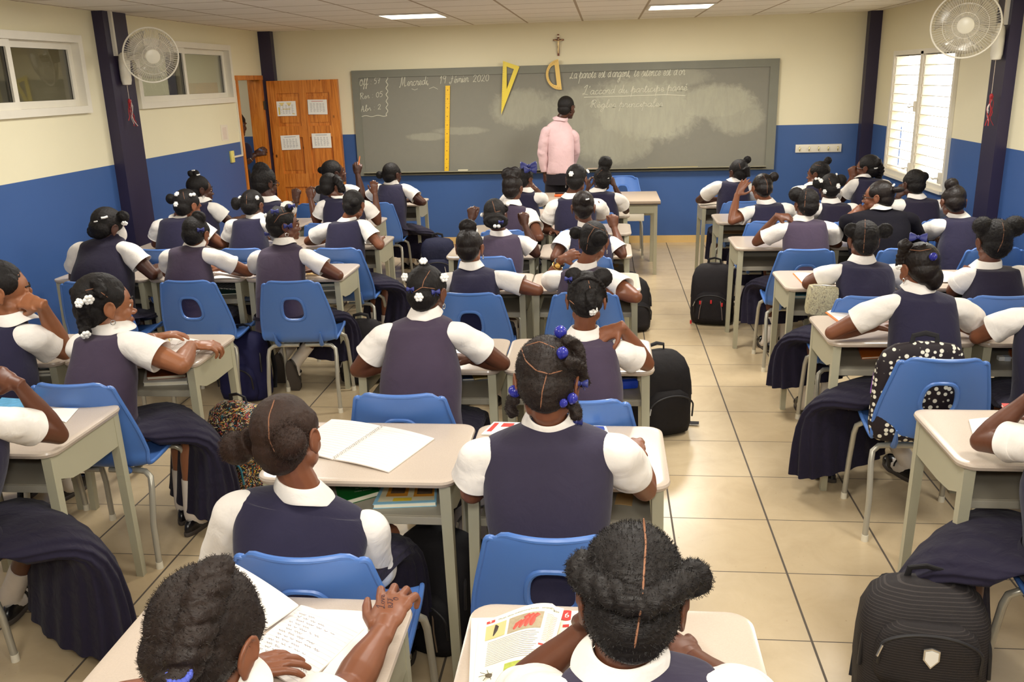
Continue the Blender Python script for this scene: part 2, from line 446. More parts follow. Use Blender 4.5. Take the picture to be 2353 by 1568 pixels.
# notice and light switch on the left wall
o = MB().prism([(XL+.001, 9.23, 1.385), (XL+.001, 9.41, 1.375), (XL+.001, 9.41, 1.545), (XL+.001, 9.23, 1.55)], (.0015, 0, 0)).build('paper_sheet', plain('faded paper', (226, 216, 196), .7, .2), None, False)
tag(o, 'faded paper notice on the cream wall just before the doorway', 'paper')
g = MB()
for i in range(9): slab(XL+.0026, XL+.003, 9.27, 9.37, 1.40+i*.014, 1.404+i*.014, g)
g.build('printed_lines', plain('faded red print', (200, 160, 156), .7), o, False)
r = empty('light_switch', (XL, 9.42, 1.2), 'yellow light switch plate on the blue wall beside the doorway', 'light switch')
MB().box((XL+.012, 9.42, 1.205), (.024, .085, .125), None, .006).build('plate', plain('yellowed plastic', (226, 212, 120), .4), r)
MB().box((XL+.027, 9.42, 1.215), (.008, .02, .035), None, .002).build('rocker', plain('cream plastic', (232, 222, 160), .4), r)
mb = MB(); slab(XL, XL+.016, 9.46, 9.72, 1.188, 1.206, mb); slab(XL, XL+.016, 9.705, 9.723, 1.206, 2.0, mb)
mb.build('conduit', M_WHITEFRAME, r, False)

# ------------------------------------------------------------------ chalk board
def board_mat():
    t = NT('green chalkboard', .75, .15); p = t.pos(); x, y, z = t.xyz(p)
    mp = t.n('ShaderNodeMapping'); mp.inputs['Scale'].default_value = (1, 1, 1); t.l(p, mp.inputs[0])
    n1 = t.noise(p, 1.7, 5, .6, 1.4); n2 = t.noise(p, 9, 6, .7, .8)
    sm = t.math('MULTIPLY', t.math('SUBTRACT', n1, .44), 2.6)
    st = t.n('ShaderNodeMapping'); st.inputs['Scale'].default_value = (5, 1, 1.2); st.inputs['Rotation'].default_value = (0, R(24), 0); t.l(p, st.inputs[0])
    n3 = t.noise(st.outputs[0], 3.0, 6, .7, .5)
    def blob(cx, cz, rx, rz, k):
        a = t.math('POWER', t.math('DIVIDE', t.math('SUBTRACT', x, cx), rx), 2); b = t.math('POWER', t.math('DIVIDE', t.math('SUBTRACT', z, cz), rz), 2)
        d = t.math('ADD', t.math('ADD', a, b), t.math('MULTIPLY', t.math('SUBTRACT', n2, .5), 1.5))
        f = t.math('SUBTRACT', 1, d); f = t.math('MULTIPLY', f, 2.0); f.node.use_clamp = True
        return t.math('MULTIPLY', f, k)
    tot = None
    for b in ((-.95, 1.6, .42, .24, .55), (-.2, 1.55, .6, .3, .5), (.45, 1.55, .75, .42, .8), (.1, 1.2, .5, .3, .6), (1.25, 1.62, .5, .22, .75), (1.5, 1.45, .35, .22, .6), (-2.1, 1.3, .28, .05, .45), (-1.7, 1.36, .35, .05, .4), (.7, 1.9, .55, .12, .45)):
        v = blob(*b); tot = v if tot is None else t.math('MAXIMUM', tot, v)
    f = t.math('MULTIPLY', tot, t.math('ADD', .35, t.math('MULTIPLY', n3, .9)))
    f = t.math('ADD', f, t.math('MULTIPLY', n2, .10)); f.node.use_clamp = True
    t.color(t.mix(f, lin((128, 126, 116)), lin((178, 176, 156)))); return t.m
BX0, BX1, BZ0, BZ1 = -2.965, 1.945, .85, 2.075
BY = 10.625
r_board = r = empty('chalkboard', ((BX0+BX1)/2, YB, BZ0), 'long green chalkboard with chalk writing on the end wall', 'chalkboard')
slab(BX0, BX1, BY, YB-.002, BZ0, BZ1).build('writing_surface', board_mat(), r, False)
mb = MB(); M_BFR = plain('dull green frame', (122, 122, 110), .55, .3, var=.1, vscale=5)
for a in ((BX0, BX1, BZ1-.085, BZ1), (BX0, BX1, BZ0, BZ0+.03), (BX0, BX0+.085, BZ0+.03, BZ1-.085), (BX1-.10, BX1, BZ0+.03, BZ1-.085)):
    slab(a[0], a[1], BY-.014, BY+.002, a[2], a[3], mb)
mb.build('frame', M_BFR, r, False)
mb = MB(); slab(BX0+.08, BX1-.1, BY-.075, BY-.002, BZ0+.028, BZ0+.038, mb); slab(BX0+.08, BX1-.1, BY-.075, BY-.07, BZ0+.028, BZ0+.05, mb)
mb.build('chalk_tray', plain('chalk dusted metal', (142, 138, 118), .5, .4, var=.15, vscale=12), r, False)

# stroke lettering (cursive, drawn on a 1 unit ascender)
G = {
'a': (.5, [[(.42,.40),(.25,.47),(.08,.3),(.1,.06),(.25,.02),(.38,.2),(.43,.45),(.4,.12),(.46,.0),(.55,.08)]]),
'b': (.45, [[(.0,.1),(.2,.7),(.26,1),(.16,.95),(.12,.3),(.14,.03),(.3,.05),(.36,.28),(.25,.42),(.4,.36),(.5,.38)]]),
'c': (.4, [[(.36,.4),(.22,.46),(.08,.28),(.12,.04),(.28,.02),(.45,.15)]]),
'd': (.52, [[(.4,.4),(.22,.46),(.08,.25),(.14,.03),(.3,.08),(.44,.5),(.5,1.0),(.42,.3),(.42,.05),(.55,.08)]]),
'e': (.38, [[(.04,.15),(.25,.2),(.32,.36),(.2,.46),(.1,.3),(.12,.06),(.26,.02),(.42,.14)]]),
'f': (.36, [[(.0,.1),(.2,.6),(.3,.98),(.2,.98),(.14,.4),(.08,-.5),(.02,-.4),(.2,.05),(.4,.15)]]),
'g': (.5, [[(.42,.40),(.25,.47),(.08,.3),(.1,.06),(.25,.04),(.38,.2),(.43,.45),(.38,-.1),(.24,-.5),(.08,-.4),(.3,-.1),(.55,.1)]]),
'i': (.25, [[(.02,.1),(.16,.46),(.12,.1),(.18,.0),(.3,.12)], [(.2,.66),(.22,.70)]]),
'l': (.3, [[(.0,.1),(.2,.6),(.28,.98),(.18,1.0),(.1,.5),(.12,.04),(.2,.0),(.34,.14)]]),
'm': (.7, [[(.02,.3),(.1,.46),(.1,.0),(.2,.4),(.32,.44),(.33,.0),(.42,.4),(.55,.44),(.55,.08),(.62,.0),(.74,.12)]]),
'n': (.5, [[(.02,.3),(.1,.46),(.1,.0),(.2,.4),(.34,.44),(.35,.08),(.42,.0),(.55,.12)]]),
'o': (.46, [[(.3,.44),(.14,.42),(.07,.2),(.16,.01),(.32,.05),(.38,.28),(.28,.44),(.36,.34),(.52,.38)]]),
'p': (.48, [[(.0,.1),(.16,.75),(.06,-.5)], [(.1,.2),(.22,.46),(.4,.38),(.36,.06),(.2,.02),(.3,.0),(.52,.12)]]),
'q': (.48, [[(.4,.4),(.22,.46),(.08,.25),(.14,.03),(.3,.08),(.42,.45),(.36,-.5)]]),
'r': (.38, [[(.0,.1),(.12,.5),(.16,.42),(.3,.42),(.27,.1),(.34,.0),(.44,.12)]]),
's': (.36, [[(.0,.1),(.2,.52),(.3,.2),(.22,.0),(.08,.03),(.2,.0),(.42,.12)]]),
't': (.32, [[(.02,.1),(.2,.85),(.13,.1),(.2,.0),(.36,.12)], [(.04,.6),(.34,.62)]]),
'u': (.5, [[(.02,.2),(.1,.46),(.08,.08),(.2,.0),(.36,.4),(.36,.08),(.42,.0),(.56,.12)]]),
'v': (.42, [[(.02,.3),(.1,.46),(.16,.02),(.34,.4),(.32,.48),(.48,.42)]]),
'L': (.6, [[(.1,.8),(.3,1.05),(.42,1.1),(.36,.8),(.2,.1),(.05,.0),(.08,.14),(.25,.06),(.6,.0)]]),
'M': (.95, [[(.0,.0),(.04,-.12),(.14,.2),(.26,1.0),(.36,.05),(.62,1.0),(.64,.1),(.72,.0),(.86,.1)]]),
'F': (.7, [[(.15,.85),(.3,1.0),(.72,1.02)], [(.45,1.0),(.38,.3),(.2,-.05),(.02,.1),(.2,.16)], [(.25,.5),(.55,.54)]]),
'O': (.6, [[(.4,.95),(.15,.8),(.05,.3),(.2,.0),(.42,.15),(.52,.6),(.38,.95),(.25,.75),(.5,.7)]]),
'R': (.62, [[(.02,.1),(.1,.9),(.2,.95),(.14,.0)], [(.04,.75),(.25,1.02),(.5,.9),(.4,.6),(.2,.52),(.36,.4),(.5,.05),(.62,.06)]]),
'A': (.62, [[(.0,.1),(.1,.0),(.36,1.0),(.42,.2),(.46,.02),(.6,.1)], [(.12,.4),(.48,.42)]]),
'0': (.5, [[(.26,.8),(.08,.6),(.08,.2),(.24,.0),(.4,.2),(.4,.6),(.26,.8)]]),
'1': (.3, [[(.06,.6),(.2,.85),(.12,.0)]]),
'2': (.5, [[(.06,.6),(.2,.82),(.38,.7),(.3,.4),(.04,.02),(.18,.08),(.44,.0)]]),
'5': (.5, [[(.42,.84),(.16,.82),(.1,.5),(.3,.5),(.4,.28),(.26,.02),(.06,.06)]]),
'7': (.5, [[(.06,.8),(.42,.84),(.2,.0)], [(.14,.42),(.38,.44)]]),
'9': (.5, [[(.4,.75),(.2,.84),(.1,.62),(.24,.48),(.4,.66),(.4,.75),(.3,.0)]]),
"'": (.18, [[(.1,1.0),(.06,.78)]]), '"': (.3, [[(.06,1.0),(.02,.8)], [(.2,1.0),(.16,.8)]]), ',': (.22, [[(.1,.08),(.04,-.12)]]),
'.': (.2, [[(.08,.0),(.1,.03)]]), ':': (.24, [[(.1,.05),(.12,.08)], [(.14,.5),(.16,.53)]]), ' ': (.34, []),
'\u00e9': None, '\u00e8': None}
G['\u00e9'] = (.38, G['e'][1] + [[(.2,.6),(.3,.78)]]); G['\u00e8'] = (.38, G['e'][1] + [[(.28,.6),(.18,.76)]])
def strokes(text, fn, size, track=1.0, slant=.18):
    """fn(u,v) -> 3d point in the writing plane; returns polylines"""
    out = []; u = 0
    for ch in text:
        w, ss = G[ch]
        for s_ in ss:
            s2 = catmull([V((a, b, 0)) for a, b in s_], 3)
            out.append([fn((u + p.x*track + p.y*slant)*size, p.y*size) for p in s2])
        u += w*track
    return out, u*size
def write(mb, text, fn, size, r, track=1.0, width=None, n=5, slant=.18):
    if width:
        _, w = strokes(text, fn, size, 1.0); track = width/w
    for pl in strokes(text, fn, size, track, slant)[0]: mb.tube(pl, r, n)
M_CHALK = plain('white chalk', (206, 204, 186), .9, .1)
mb = MB()
def board_line(text, p0, p1, hpx, r=.0034):
    a = at(*p0, y=BY-.002); b = at(*p1, y=BY-.002); d = (b-a); w = d.length; d.normalize(); up = V((-d.z, 0, d.x))
    m_ = MB(); write(m_, text, lambda u, v: a + d*u + up*v, hpx, r, width=w); m_.build('chalk_writing', M_CHALK, r_board)
board_line('Off : 57', (826, 198), (874, 191), .075); board_line('Res : 05', (826, 229), (880, 222), .07); board_line('Abs : 2', (828, 258), (876, 251), .07)
board_line('Mercredi,', (918, 199), (986, 194), .105); board_line('19', (1010, 193), (1026, 191), .10); board_line('F\u00e9vrier', (1032, 192), (1076, 188), .10); board_line('2020', (1086, 189), (1124, 186), .095)
board_line('"La parole est d\'argent,', (1304, 181), (1449, 176), .115, .004); board_line('le silence est d\'or"', (1456, 176), (1578, 172), .115, .004)
board_line("L'accord du participe pass\u00e9", (1338, 218), (1578, 208), .095, .004)
board_line('R\u00e8gles principales', (1356, 248), (1522, 245), .085, .0038)
def chalk_curve(pts, r=.004):
    mb.tube([at(x, y, y=BY-.002) for x, y in pts], r, 5)
chalk_curve([(1342, 224), (1440, 221), (1530, 218), (1575, 220)], .005)
chalk_curve([(889 + 2.2*math.sin(i*1.25), 176 + i*3.0) for i in range(31)], .005)
chalk_curve([(889 - i*4, 266 + 1.4*math.sin(i*.9) + i*.12) for i in range(16)], .005)
chalk_curve([(818, 173), (880, 168)], .003); chalk_curve([(819, 173), (832, 392)], .0025)
chalk_curve([(946, 204), (953, 207), (960, 204)], .003); chalk_curve([(986, 204), (996, 200), (1006, 205)], .003)
mb.build('chalk_lines', M_CHALK, r)

# things hung on or lying at the board
def flat(poly, y, th): return [V((p.x, y, p.z)) for p in poly]
M_YRUL = plain('yellow plastic ruler', (236, 190, 40), .35, .5); M_YSET = plain('yellow plastic set square', (226, 202, 60), .35, .5); M_YPRO = plain('faded yellow plastic', (226, 190, 104), .4, .5)
M_RULEMARK = plain('brown ruler marks', (150, 92, 30), .6)
a, b = at(1029, 197, y=BY-.02), at(1026.5, 395, y=BY-.02)
ru = slab(0, 0.001, 0, .001, 0, .001) and MB()
ru.prism([(a.x-.027, BY-.028, a.z), (a.x+.027, BY-.028, a.z), (b.x+.027, BY-.028, b.z), (b.x-.027, BY-.028, b.z)], (0, .012, 0))
o = tag(ru.build('board_ruler', M_YRUL, None, False), 'long yellow metre ruler standing upright against the chalkboard', 'ruler')
mk = MB()
for i in range(1, 50):
    t_ = i/50; p = a.lerp(b, t_); L = .016 if i % 5 == 0 else .008
    for s_ in (-1, 1): slab(min(p.x+s_*.027, p.x+s_*(.027-L)), max(p.x+s_*.027, p.x+s_*(.027-L)), BY-.029, BY-.0278, p.z-.001, p.z+.001, mk)
for i in range(10): MB.box(mk, (a.lerp(b, (i+.5)/10).x, BY-.0285, a.lerp(b, (i+.5)/10).z), (.010, .001, .012))
mk.build('scale_marks', M_RULEMARK, o, False)
def ring_plate(mb, outer, inner, y0, y1):
    n = len(outer)
    A = [V((p[0], y0, p[1])) for p in outer]; B = [V((p[0], y0, p[1])) for p in inner]
    A2 = [V((p.x, y1, p.z)) for p in A]; B2 = [V((p.x, y1, p.z)) for p in B]
    vs = A+B+A2+B2; fs = []
    for i in range(n):
        k = (i+1) % n
        fs += [(i, k, n+k, n+i), (2*n+i, 3*n+i, 3*n+k, 2*n+k), (i, 2*n+i, 2*n+k, k), (n+i, n+k, 3*n+k, 3*n+i)]
    mb.add(vs, fs)
P3 = [at(*q, y=BY-.02) for q in ((1156, 140), (1194, 153), (1152, 263))]
I3 = [at(*q, y=BY-.02) for q in ((1164.5, 153), (1181, 159), (1164.5, 205))]
mb = MB(); ring_plate(mb, [(p.x, p.z) for p in P3], [(p.x, p.z) for p in I3], BY-.03, BY-.022)
o = tag(mb.build('set_square', M_YSET, None, False), 'yellow triangular set square hung at the top of the chalkboard', 'set square')
mk = MB()
for i in range(24):
    p = P3[0].lerp(P3[2], .04+i*.035); slab(p.x+.002, p.x+.012+.006*(i % 5 == 0), BY-.031, BY-.0298, p.z-.0008, p.z+.0008, mk)
mk.build('scale_marks', M_RULEMARK, o, False)
pa, pb = at(1283, 136, y=BY-.02), at(1291, 206, y=BY-.02); c = (pa+pb)/2; rad = (pa-pb).length/2; ax = (pb-pa).normalized(); nx = V((ax.z, 0, -ax.x)); nx = nx if nx.x < 0 else -nx
out, inn = [], []
for i in range(25):
    t_ = math.pi*i/24; out.append(c - ax*math.cos(t_)*rad + nx*math.sin(t_)*rad*.96); inn.append(c + nx*.05 - ax*math.cos(t_)*rad*.66 + nx*math.sin(t_)*rad*.50)
mb = MB(); ring_plate(mb, [(p.x, p.z) for p in out], [(p.x, p.z) for p in inn], BY-.03, BY-.022)
o = tag(mb.build('protractor', M_YPRO, None, False), 'yellow half-round protractor hung at the top of the chalkboard', 'protractor')
mk = MB()
for i in range(1, 36):
    t_ = math.pi*i/36; d = -ax*math.cos(t_) + nx*math.sin(t_)*.96
    mk.tube([c + d*rad*.97 + V((0, -.0105, 0)), c + d*rad*(.86 if i % 2 else .82) + V((0, -.0105, 0))], .001, 4)
mk.build('scale_marks', M_RULEMARK, o, False)
# crucifix
r = empty('crucifix', (-.53, YB, 2.29), 'small wooden crucifix on the cream wall above the chalkboard', 'crucifix')
mb = MB(); mb.box((-.53, YB-.012, 2.29), (.022, .018, .235), None, .003); mb.box((-.528, YB-.0125, 2.345), (.122, .018, .02), None, .003); mb.build('cross', plain('brown crucifix wood', (120, 66, 48), .4), r)
mb = MB(); y = YB-.03
mb.tube([(-.53, y, 2.335), (-.53, y-.004, 2.30), (-.528, y, 2.27), (-.532, y, 2.24), (-.53, y, 2.20)], [.010, .011, .009, .009, .005], 8); mb.ell((-.526, y-.004, 2.352), .009, nu=8, nv=6)
for s_ in (-1, 1): mb.tube([(-.53, y, 2.33), (-.53+s_*.025, y, 2.338), (-.53+s_*.052, y+.004, 2.347)], [.006, .0045, .004], 6)
mb.build('figure', plain('pale brass figure', (214, 190, 140), .35, .5, .5), r)
MB().box((-.53, YB-.024, 2.385), (.03, .004, .016)).build('scroll', plain('cream scroll', (230, 220, 196), .5), r, False)
# coat hooks
r = empty('coat_rack', (2.435, YB, 1.08), 'white coat hook board on the blue end wall near the window', 'coat rack')
MB().box((2.437, YB-.011, 1.078), (.51, .022, .09), None, .004).build('board', plain('white rack board', (232, 226, 208), .4), r)
M_HOOK = plain('brass hook', (196, 178, 110), .3, .5, .7)
for i in range(5):
    x = 2.225+i*.106
    MB().tube([(x, YB-.022, 1.095), (x+.004, YB-.035, 1.09), (x, YB-.04, 1.062), (x-.004, YB-.055, 1.052), (x-.008, YB-.062, 1.07)], .0045, 7).build('hook', M_HOOK, r)
# bits on the chalk tray
TZ = BZ0+.038
o = MB().box((-1.68, BY-.037, TZ+.012), (.12, .04, .024), None, .004).build('chalk_eraser', plain('pale felt', (214, 206, 176), .9, .1)); tag(o, 'pale chalk eraser on the tray beside the metre ruler', 'eraser')
o = MB().box((.79, BY-.037, TZ+.006), (.58, .03, .012), None, .002).build('ruler', plain('old yellow wood', (206, 186, 110), .5)); tag(o, 'pale yellow wooden ruler lying on the chalk tray', 'ruler')
o = MB().tube([(-.2, BY-.04, TZ+.007), (-.08, BY-.035, TZ+.007)], .007, 8).build('chalk_stick', plain('pink chalk', (226, 190, 170), .9, .1)); tag(o, 'stick of chalk on the tray behind the teacher', 'chalk')
# ------------------------------------------------------------------ ceiling lights
M_LAMPF = plain('lamp frame', (220, 214, 200), .5)
M_LAMP = plain('lamp diffuser', (255, 250, 238), .5, emit=((255, 244, 222), 9.0))
def ceil_light(x0, x1, y0, y1, label):
    r = empty('ceiling_light', ((x0+x1)/2, (y0+y1)/2, ZC), label, 'ceiling light', 'ceiling lights')
    mb = MB(); frame_rect2(mb, x0, x1, y0, y1); mb.build('frame', M_LAMPF, r, False)
    slab(x0+.02, x1-.02, y0+.02, y1-.02, ZC-.008, ZC-.003).build('diffuser', M_LAMP, r, False)
def frame_rect2(mb, x0, x1, y0, y1, w=.022):
    z0, z1 = ZC-.012, ZC-.0005
    slab(x0, x1, y0, y0+w, z0, z1, mb); slab(x0, x1, y1-w, y1, z0, z1, mb); slab(x0, x0+w, y0+w, y1-w, z0, z1, mb); slab(x1-w, x1, y0+w, y1-w, z0, z1, mb)
ceil_light(-2.11, -1.52, 8.53, 9.11, 'bright recessed ceiling panel on the door side')
ceil_light(.39, .99, 8.53, 9.11, 'bright recessed ceiling panel on the window side')

# ------------------------------------------------------------------ wall fans
M_FAN = plain('white fan plastic', (232, 226, 208), .3, .5)
M_WIRE = plain('white fan wire', (226, 220, 204), .3, .5)
M_BLADE = NT('clear fan blade', .15, .5); M_BLADE.b.inputs['Transmission Weight'].default_value = .8; M_BLADE.color(lin((226, 222, 214))); M_BLADE.b.inputs['Alpha'].default_value = .38; M_BLADE = M_BLADE.m
def wall_fan(base, c, axis, rad, side, label, cord_z):
    """base: box on the pillar face, c: centre of the cage, axis: where it blows"""
    r = empty('wall_fan', base, label, 'wall fan', 'wall fans')
    ax = axis.normalized(); x, y, z = frame_of(ax, V((0, 0, 1)))
    mb = MB()                                                # bracket: rounded upright box with a neck
    n = 18
    def oval(zz, rx, ry, dx=0): return [base + V((dx + rx*math.cos(2*math.pi*k/n), ry*math.sin(2*math.pi*k/n), zz)) for k in range(n)]
    mb.loft([oval(-.13, .012, .02), oval(-.125, .034, .036), oval(-.09, .042, .044), oval(.0, .044, .044, .0), oval(.07, .046, .046, side*.006), oval(.105, .044, .046, side*.012), oval(.125, .03, .03, side*.016)])
    mb.build('bracket', M_FAN, r)
    back = c - ax*.13
    MB().tube([base + V((0, 0, .085)), base.lerp(back, .5) + V((0, 0, .04)), back], [.036, .034, .036], 14).build('neck', M_FAN, r)
    MB().tube([c - ax*.16, c - ax*.15, c - ax*.08, c - ax*.045], [.03, .052, .056, .05], 18).build('motor_housing', M_FAN, r)
    def P(rr, a, d): return c + (x*math.cos(a) + y*math.sin(a))*rr + ax*d
    # cage: two bowls of fine wires
    mb = MB()
    for k in range(72):
        a = 2*math.pi*k/72
        mb.tube([P(.05, a, .055), P(rad*.45, a, .056), P(rad*.85, a, .036), P(rad, a, 0)], .0013, 4)
    for rr, d in ((rad*.38, .057), (rad*.66, .05)): mb.tube([P(rr, 2*math.pi*k/40, d) for k in range(40)], .0018, 5, closed=True)
    cf = mb.build('front_grille', M_WIRE, r)
    mb = MB()
    for k in range(60):
        a = 2*math.pi*k/60
        mb.tube([P(.055, a, -.06), P(rad*.5, a, -.07), P(rad*.9, a, -.04), P(rad, a, -.004)], .0013, 4)
    mb.tube([P(rad*.6, 2*math.pi*k/40, -.068) for k in range(40)], .0018, 5, closed=True)
    mb.build('rear_grille', M_WIRE, r)
    MB().tube([P(rad, 2*math.pi*k/56, 0) for k in range(56)], .0065, 8, closed=True).build('rim', M_FAN, r)
    mb = MB(); mb.tube([c + ax*.05, c + ax*.06, c + ax*.066], [.058, .056, .046], 26); mb.build('badge', plain('fan cap', (224, 218, 198), .35), r)
    mb = MB()
    for k in range(3):
        a0 = 2*math.pi*k/3 + .4
        mb.grid(lambda u, v: P(.03 + (rad-.055)*v, a0 + (u-.5)*(.5 + 1.1*v), -.012 + .035*(u-.5)), 8, 6)
    b = mb.build('blades', M_BLADE, r); m = b.modifiers.new('t', 'SOLIDIFY'); m.thickness = .002
    MB().tube([c - ax*.05, c + ax*.02], [.034, .028], 16).build('hub', M_FAN, r)
    mb = MB(); p0 = base + V((0, side*0, -.128)); p0.y -= .0
    mb.tube([p0, V((p0.x, p0.y, cord_z))], .0022, 6); cd = mb.build('pull_cord', plain('pale cord', (206, 190, 170), .7), r)
    M_RIB = plain('red ribbon', (168, 46, 50), .6); M_RIB2 = plain('white ribbon', (226, 214, 206), .6)
    top = V((p0.x, p0.y, cord_z)); mb = MB(); mb2 = MB()
    for k in range(5):
        L = random.uniform(.12, .22); dx = random.uniform(-.035, .035)
        pts = [top + V((dx*t_ + .012*math.sin(7*t_+k*2), .012*math.cos(5*t_+k), -L*t_)) for t_ in (0, .2, .4, .6, .8, 1)]
        (mb if k % 5 else mb2).tube(pts, .004, 5, flat=.3)
    for k in range(2):
        mb2.tube([top + V((.012*math.sin(t_*6+k), .01, .01-.20*t_*(.6+.4*k))) for t_ in (0, .25, .5, .75, 1)], .003, 5, flat=.4)
    mb.ell(top, (.014, .012, .02), nu=8, nv=6)
    mb.build('ribbon', M_RIB, cd); mb2.build('ribbon', M_RIB2, cd)
    return r
FL = V((-3.62, 7.16, 2.20))
b1 = V((-3.80, 7.02, 2.085)); b1.x = -3.80
wall_fan(V((-3.90, 7.20, 2.10)), at(347, 127, y=7.12), V((.62, -.76, -.20)), .212, 1, 'white wall fan with clear blades on the door-side navy pillar, face tilted down', 1.845)
wall_fan(V((2.865, 7.16, 2.105)), at(2219, 57, y=7.02), V((-.34, -.93, -.12)), .228, -1, 'large white wall fan on the window-side navy pillar, above the louvre window', 1.72)
for nm, x, z0, lab in (('trim_5', -3.932, 2.2, 'white cable conduit running up the door-side pillar'), ('trim_6', 2.897, 2.22, 'white cable conduit running up the window-side pillar')):
    struct(nm, slab(x-.013, x+.013, 7.14, 7.166, z0, ZC-.001), M_WHITEFRAME, lab)

# ------------------------------------------------------------------ desks
def desktop_mat():
    t = NT('desktop laminate', .22, .5); p = t.pos(True)
    c = t.mix(t.noise(p, 220, 2, .7), lin((182, 167, 152)), lin((200, 186, 170)))
    c = t.mix(t.math('MULTIPLY', t.noise(p, 5, 4), .3), c, lin((206, 190, 176))); t.color(c); return t.m
M_DTOP = desktop_mat()
M_DMET = plain('sage grey enamel', (172, 168, 144), .35, .5, var=.03, vscale=6)
M_DIN = plain('grey shelf enamel', (160, 154, 138), .4, .5, var=.05, vscale=6)
def rrect(hx, hy, r, z, n=6):
    out = []
    for cx, cy, a0 in ((hx-r, hy-r, 0), (-hx+r, hy-r, 90), (-hx+r, -hy+r, 180), (hx-r, -hy+r, 270)):
        for k in range(n+1):
            a = R(a0 + 90*k/n); out.append(V((cx + r*math.cos(a), cy + r*math.sin(a), z)))
    return out
DH = .75
def make_desk():
    r = empty('school_desk', (0, 0, 0))
    mb = MB()
    mb.loft([rrect(.308, .229, .05, DH-.026), rrect(.32, .241, .055, DH-.022), rrect(.325, .246, .058, DH-.010), rrect(.3225, .2435, .056, DH-.0025), rrect(.314, .235, .05, DH), rrect(.30, .222, .044, DH-.0006)])
    mb.build('desktop', M_DTOP, r)
    M_LEG = M_DMET
    for sx in (-1, 1):
        for sy in (-1, 1):
            x, y = sx*.285, sy*.205
            m = MB(); h0, h1 = .0145, .018
            m.loft([[V((x+sx*.012+a*h0, y+sy*.008+b*h0, .0)) for a, b in ((-1, -1), (1, -1), (1, 1), (-1, 1))], [V((x+a*h1, y+b*h1, DH-.026)) for a, b in ((-1, -1), (1, -1), (1, 1), (-1, 1))]])
            lg = m.build('leg', M_LEG, r, False)
        m = MB(); x = sx*.297
        m.prism([(x, -.19, DH-.027), (x, .19, DH-.027), (x, .19, .592), (x, -.02, .592), (x, -.12, .602), (x, -.19, .63)], (sx*.005, 0, 0))
        m.build('side_panel', M_DMET, r, False)
    m = MB()
    m.box((0, .0, .60), (.54, .37, .008)); m.box((0, -.187, .588), (.54, .012, .028), None, .003); m.box((0, .187, .655), (.54, .006, .115))
    m.build('book_shelf', M_DIN, r, False)
    return r
DESK0 = make_desk(); DESK_USED = [False]
def desk(x, y, label, rz=0):
    o = DESK0 if not DESK_USED[0] else copy_tree(DESK0); DESK_USED[0] = True
    o.location = (x, y, 0); o.rotation_euler.z = rz
    return tag(o, label, 'desk', 'student desks in rows')

# ------------------------------------------------------------------ chairs
M_BLUE = plain('blue moulded plastic', (76, 116, 184), .33, .5, var=.05, vscale=5, bump=.12, bscale=420, bdist=.001)
M_CLEG = plain('silver grey tube', (176, 172, 158), .3, .5, .35)
M_CAP = plain('white foot cap', (226, 220, 200), .4)
PROF = [(.215, .425, .185), (.205, .447, .19), (.12, .446, .2), (.02, .438, .205), (-.09, .434, .21), (-.155, .442, .215), (-.195, .475, .22), (-.215, .53, .222), (-.235, .60, .215), (-.258, .68, .20), (-.282, .765, .18), (-.297, .825, .166), (-.302, .845, .158)]
def prof(v):
    t = v*(len(PROF)-1); i = min(int(t), len(PROF)-2); t -= i
    p = [PROF[max(i-1, 0)], PROF[i], PROF[i+1], PROF[min(i+2, len(PROF)-1)]]
    return [.5*((2*p[1][k]) + (p[2][k]-p[0][k])*t + (2*p[0][k]-5*p[1][k]+4*p[2][k]-p[3][k])*t*t + (3*p[1][k]-p[0][k]-3*p[2][k]+p[3][k])*t**3) for k in range(3)]
def shell_pt(u, v):
    y, z, w = prof(v); s = (u-.5)*2
    b = min(1, max(0, (v-.42)/.15))
    # rounded upper corners and front corners
    k = max(0, (v-.9)/.1); w2 = w*(1 - .10*k*k)
    return V((s*w2, y + b*.045*s*s - (1-b)*.0, z + (1-b)*.02*s*s*s*s - k*k*.0*abs(s) - (max(0, abs(s)-.75)/.25)**2*.022*k))
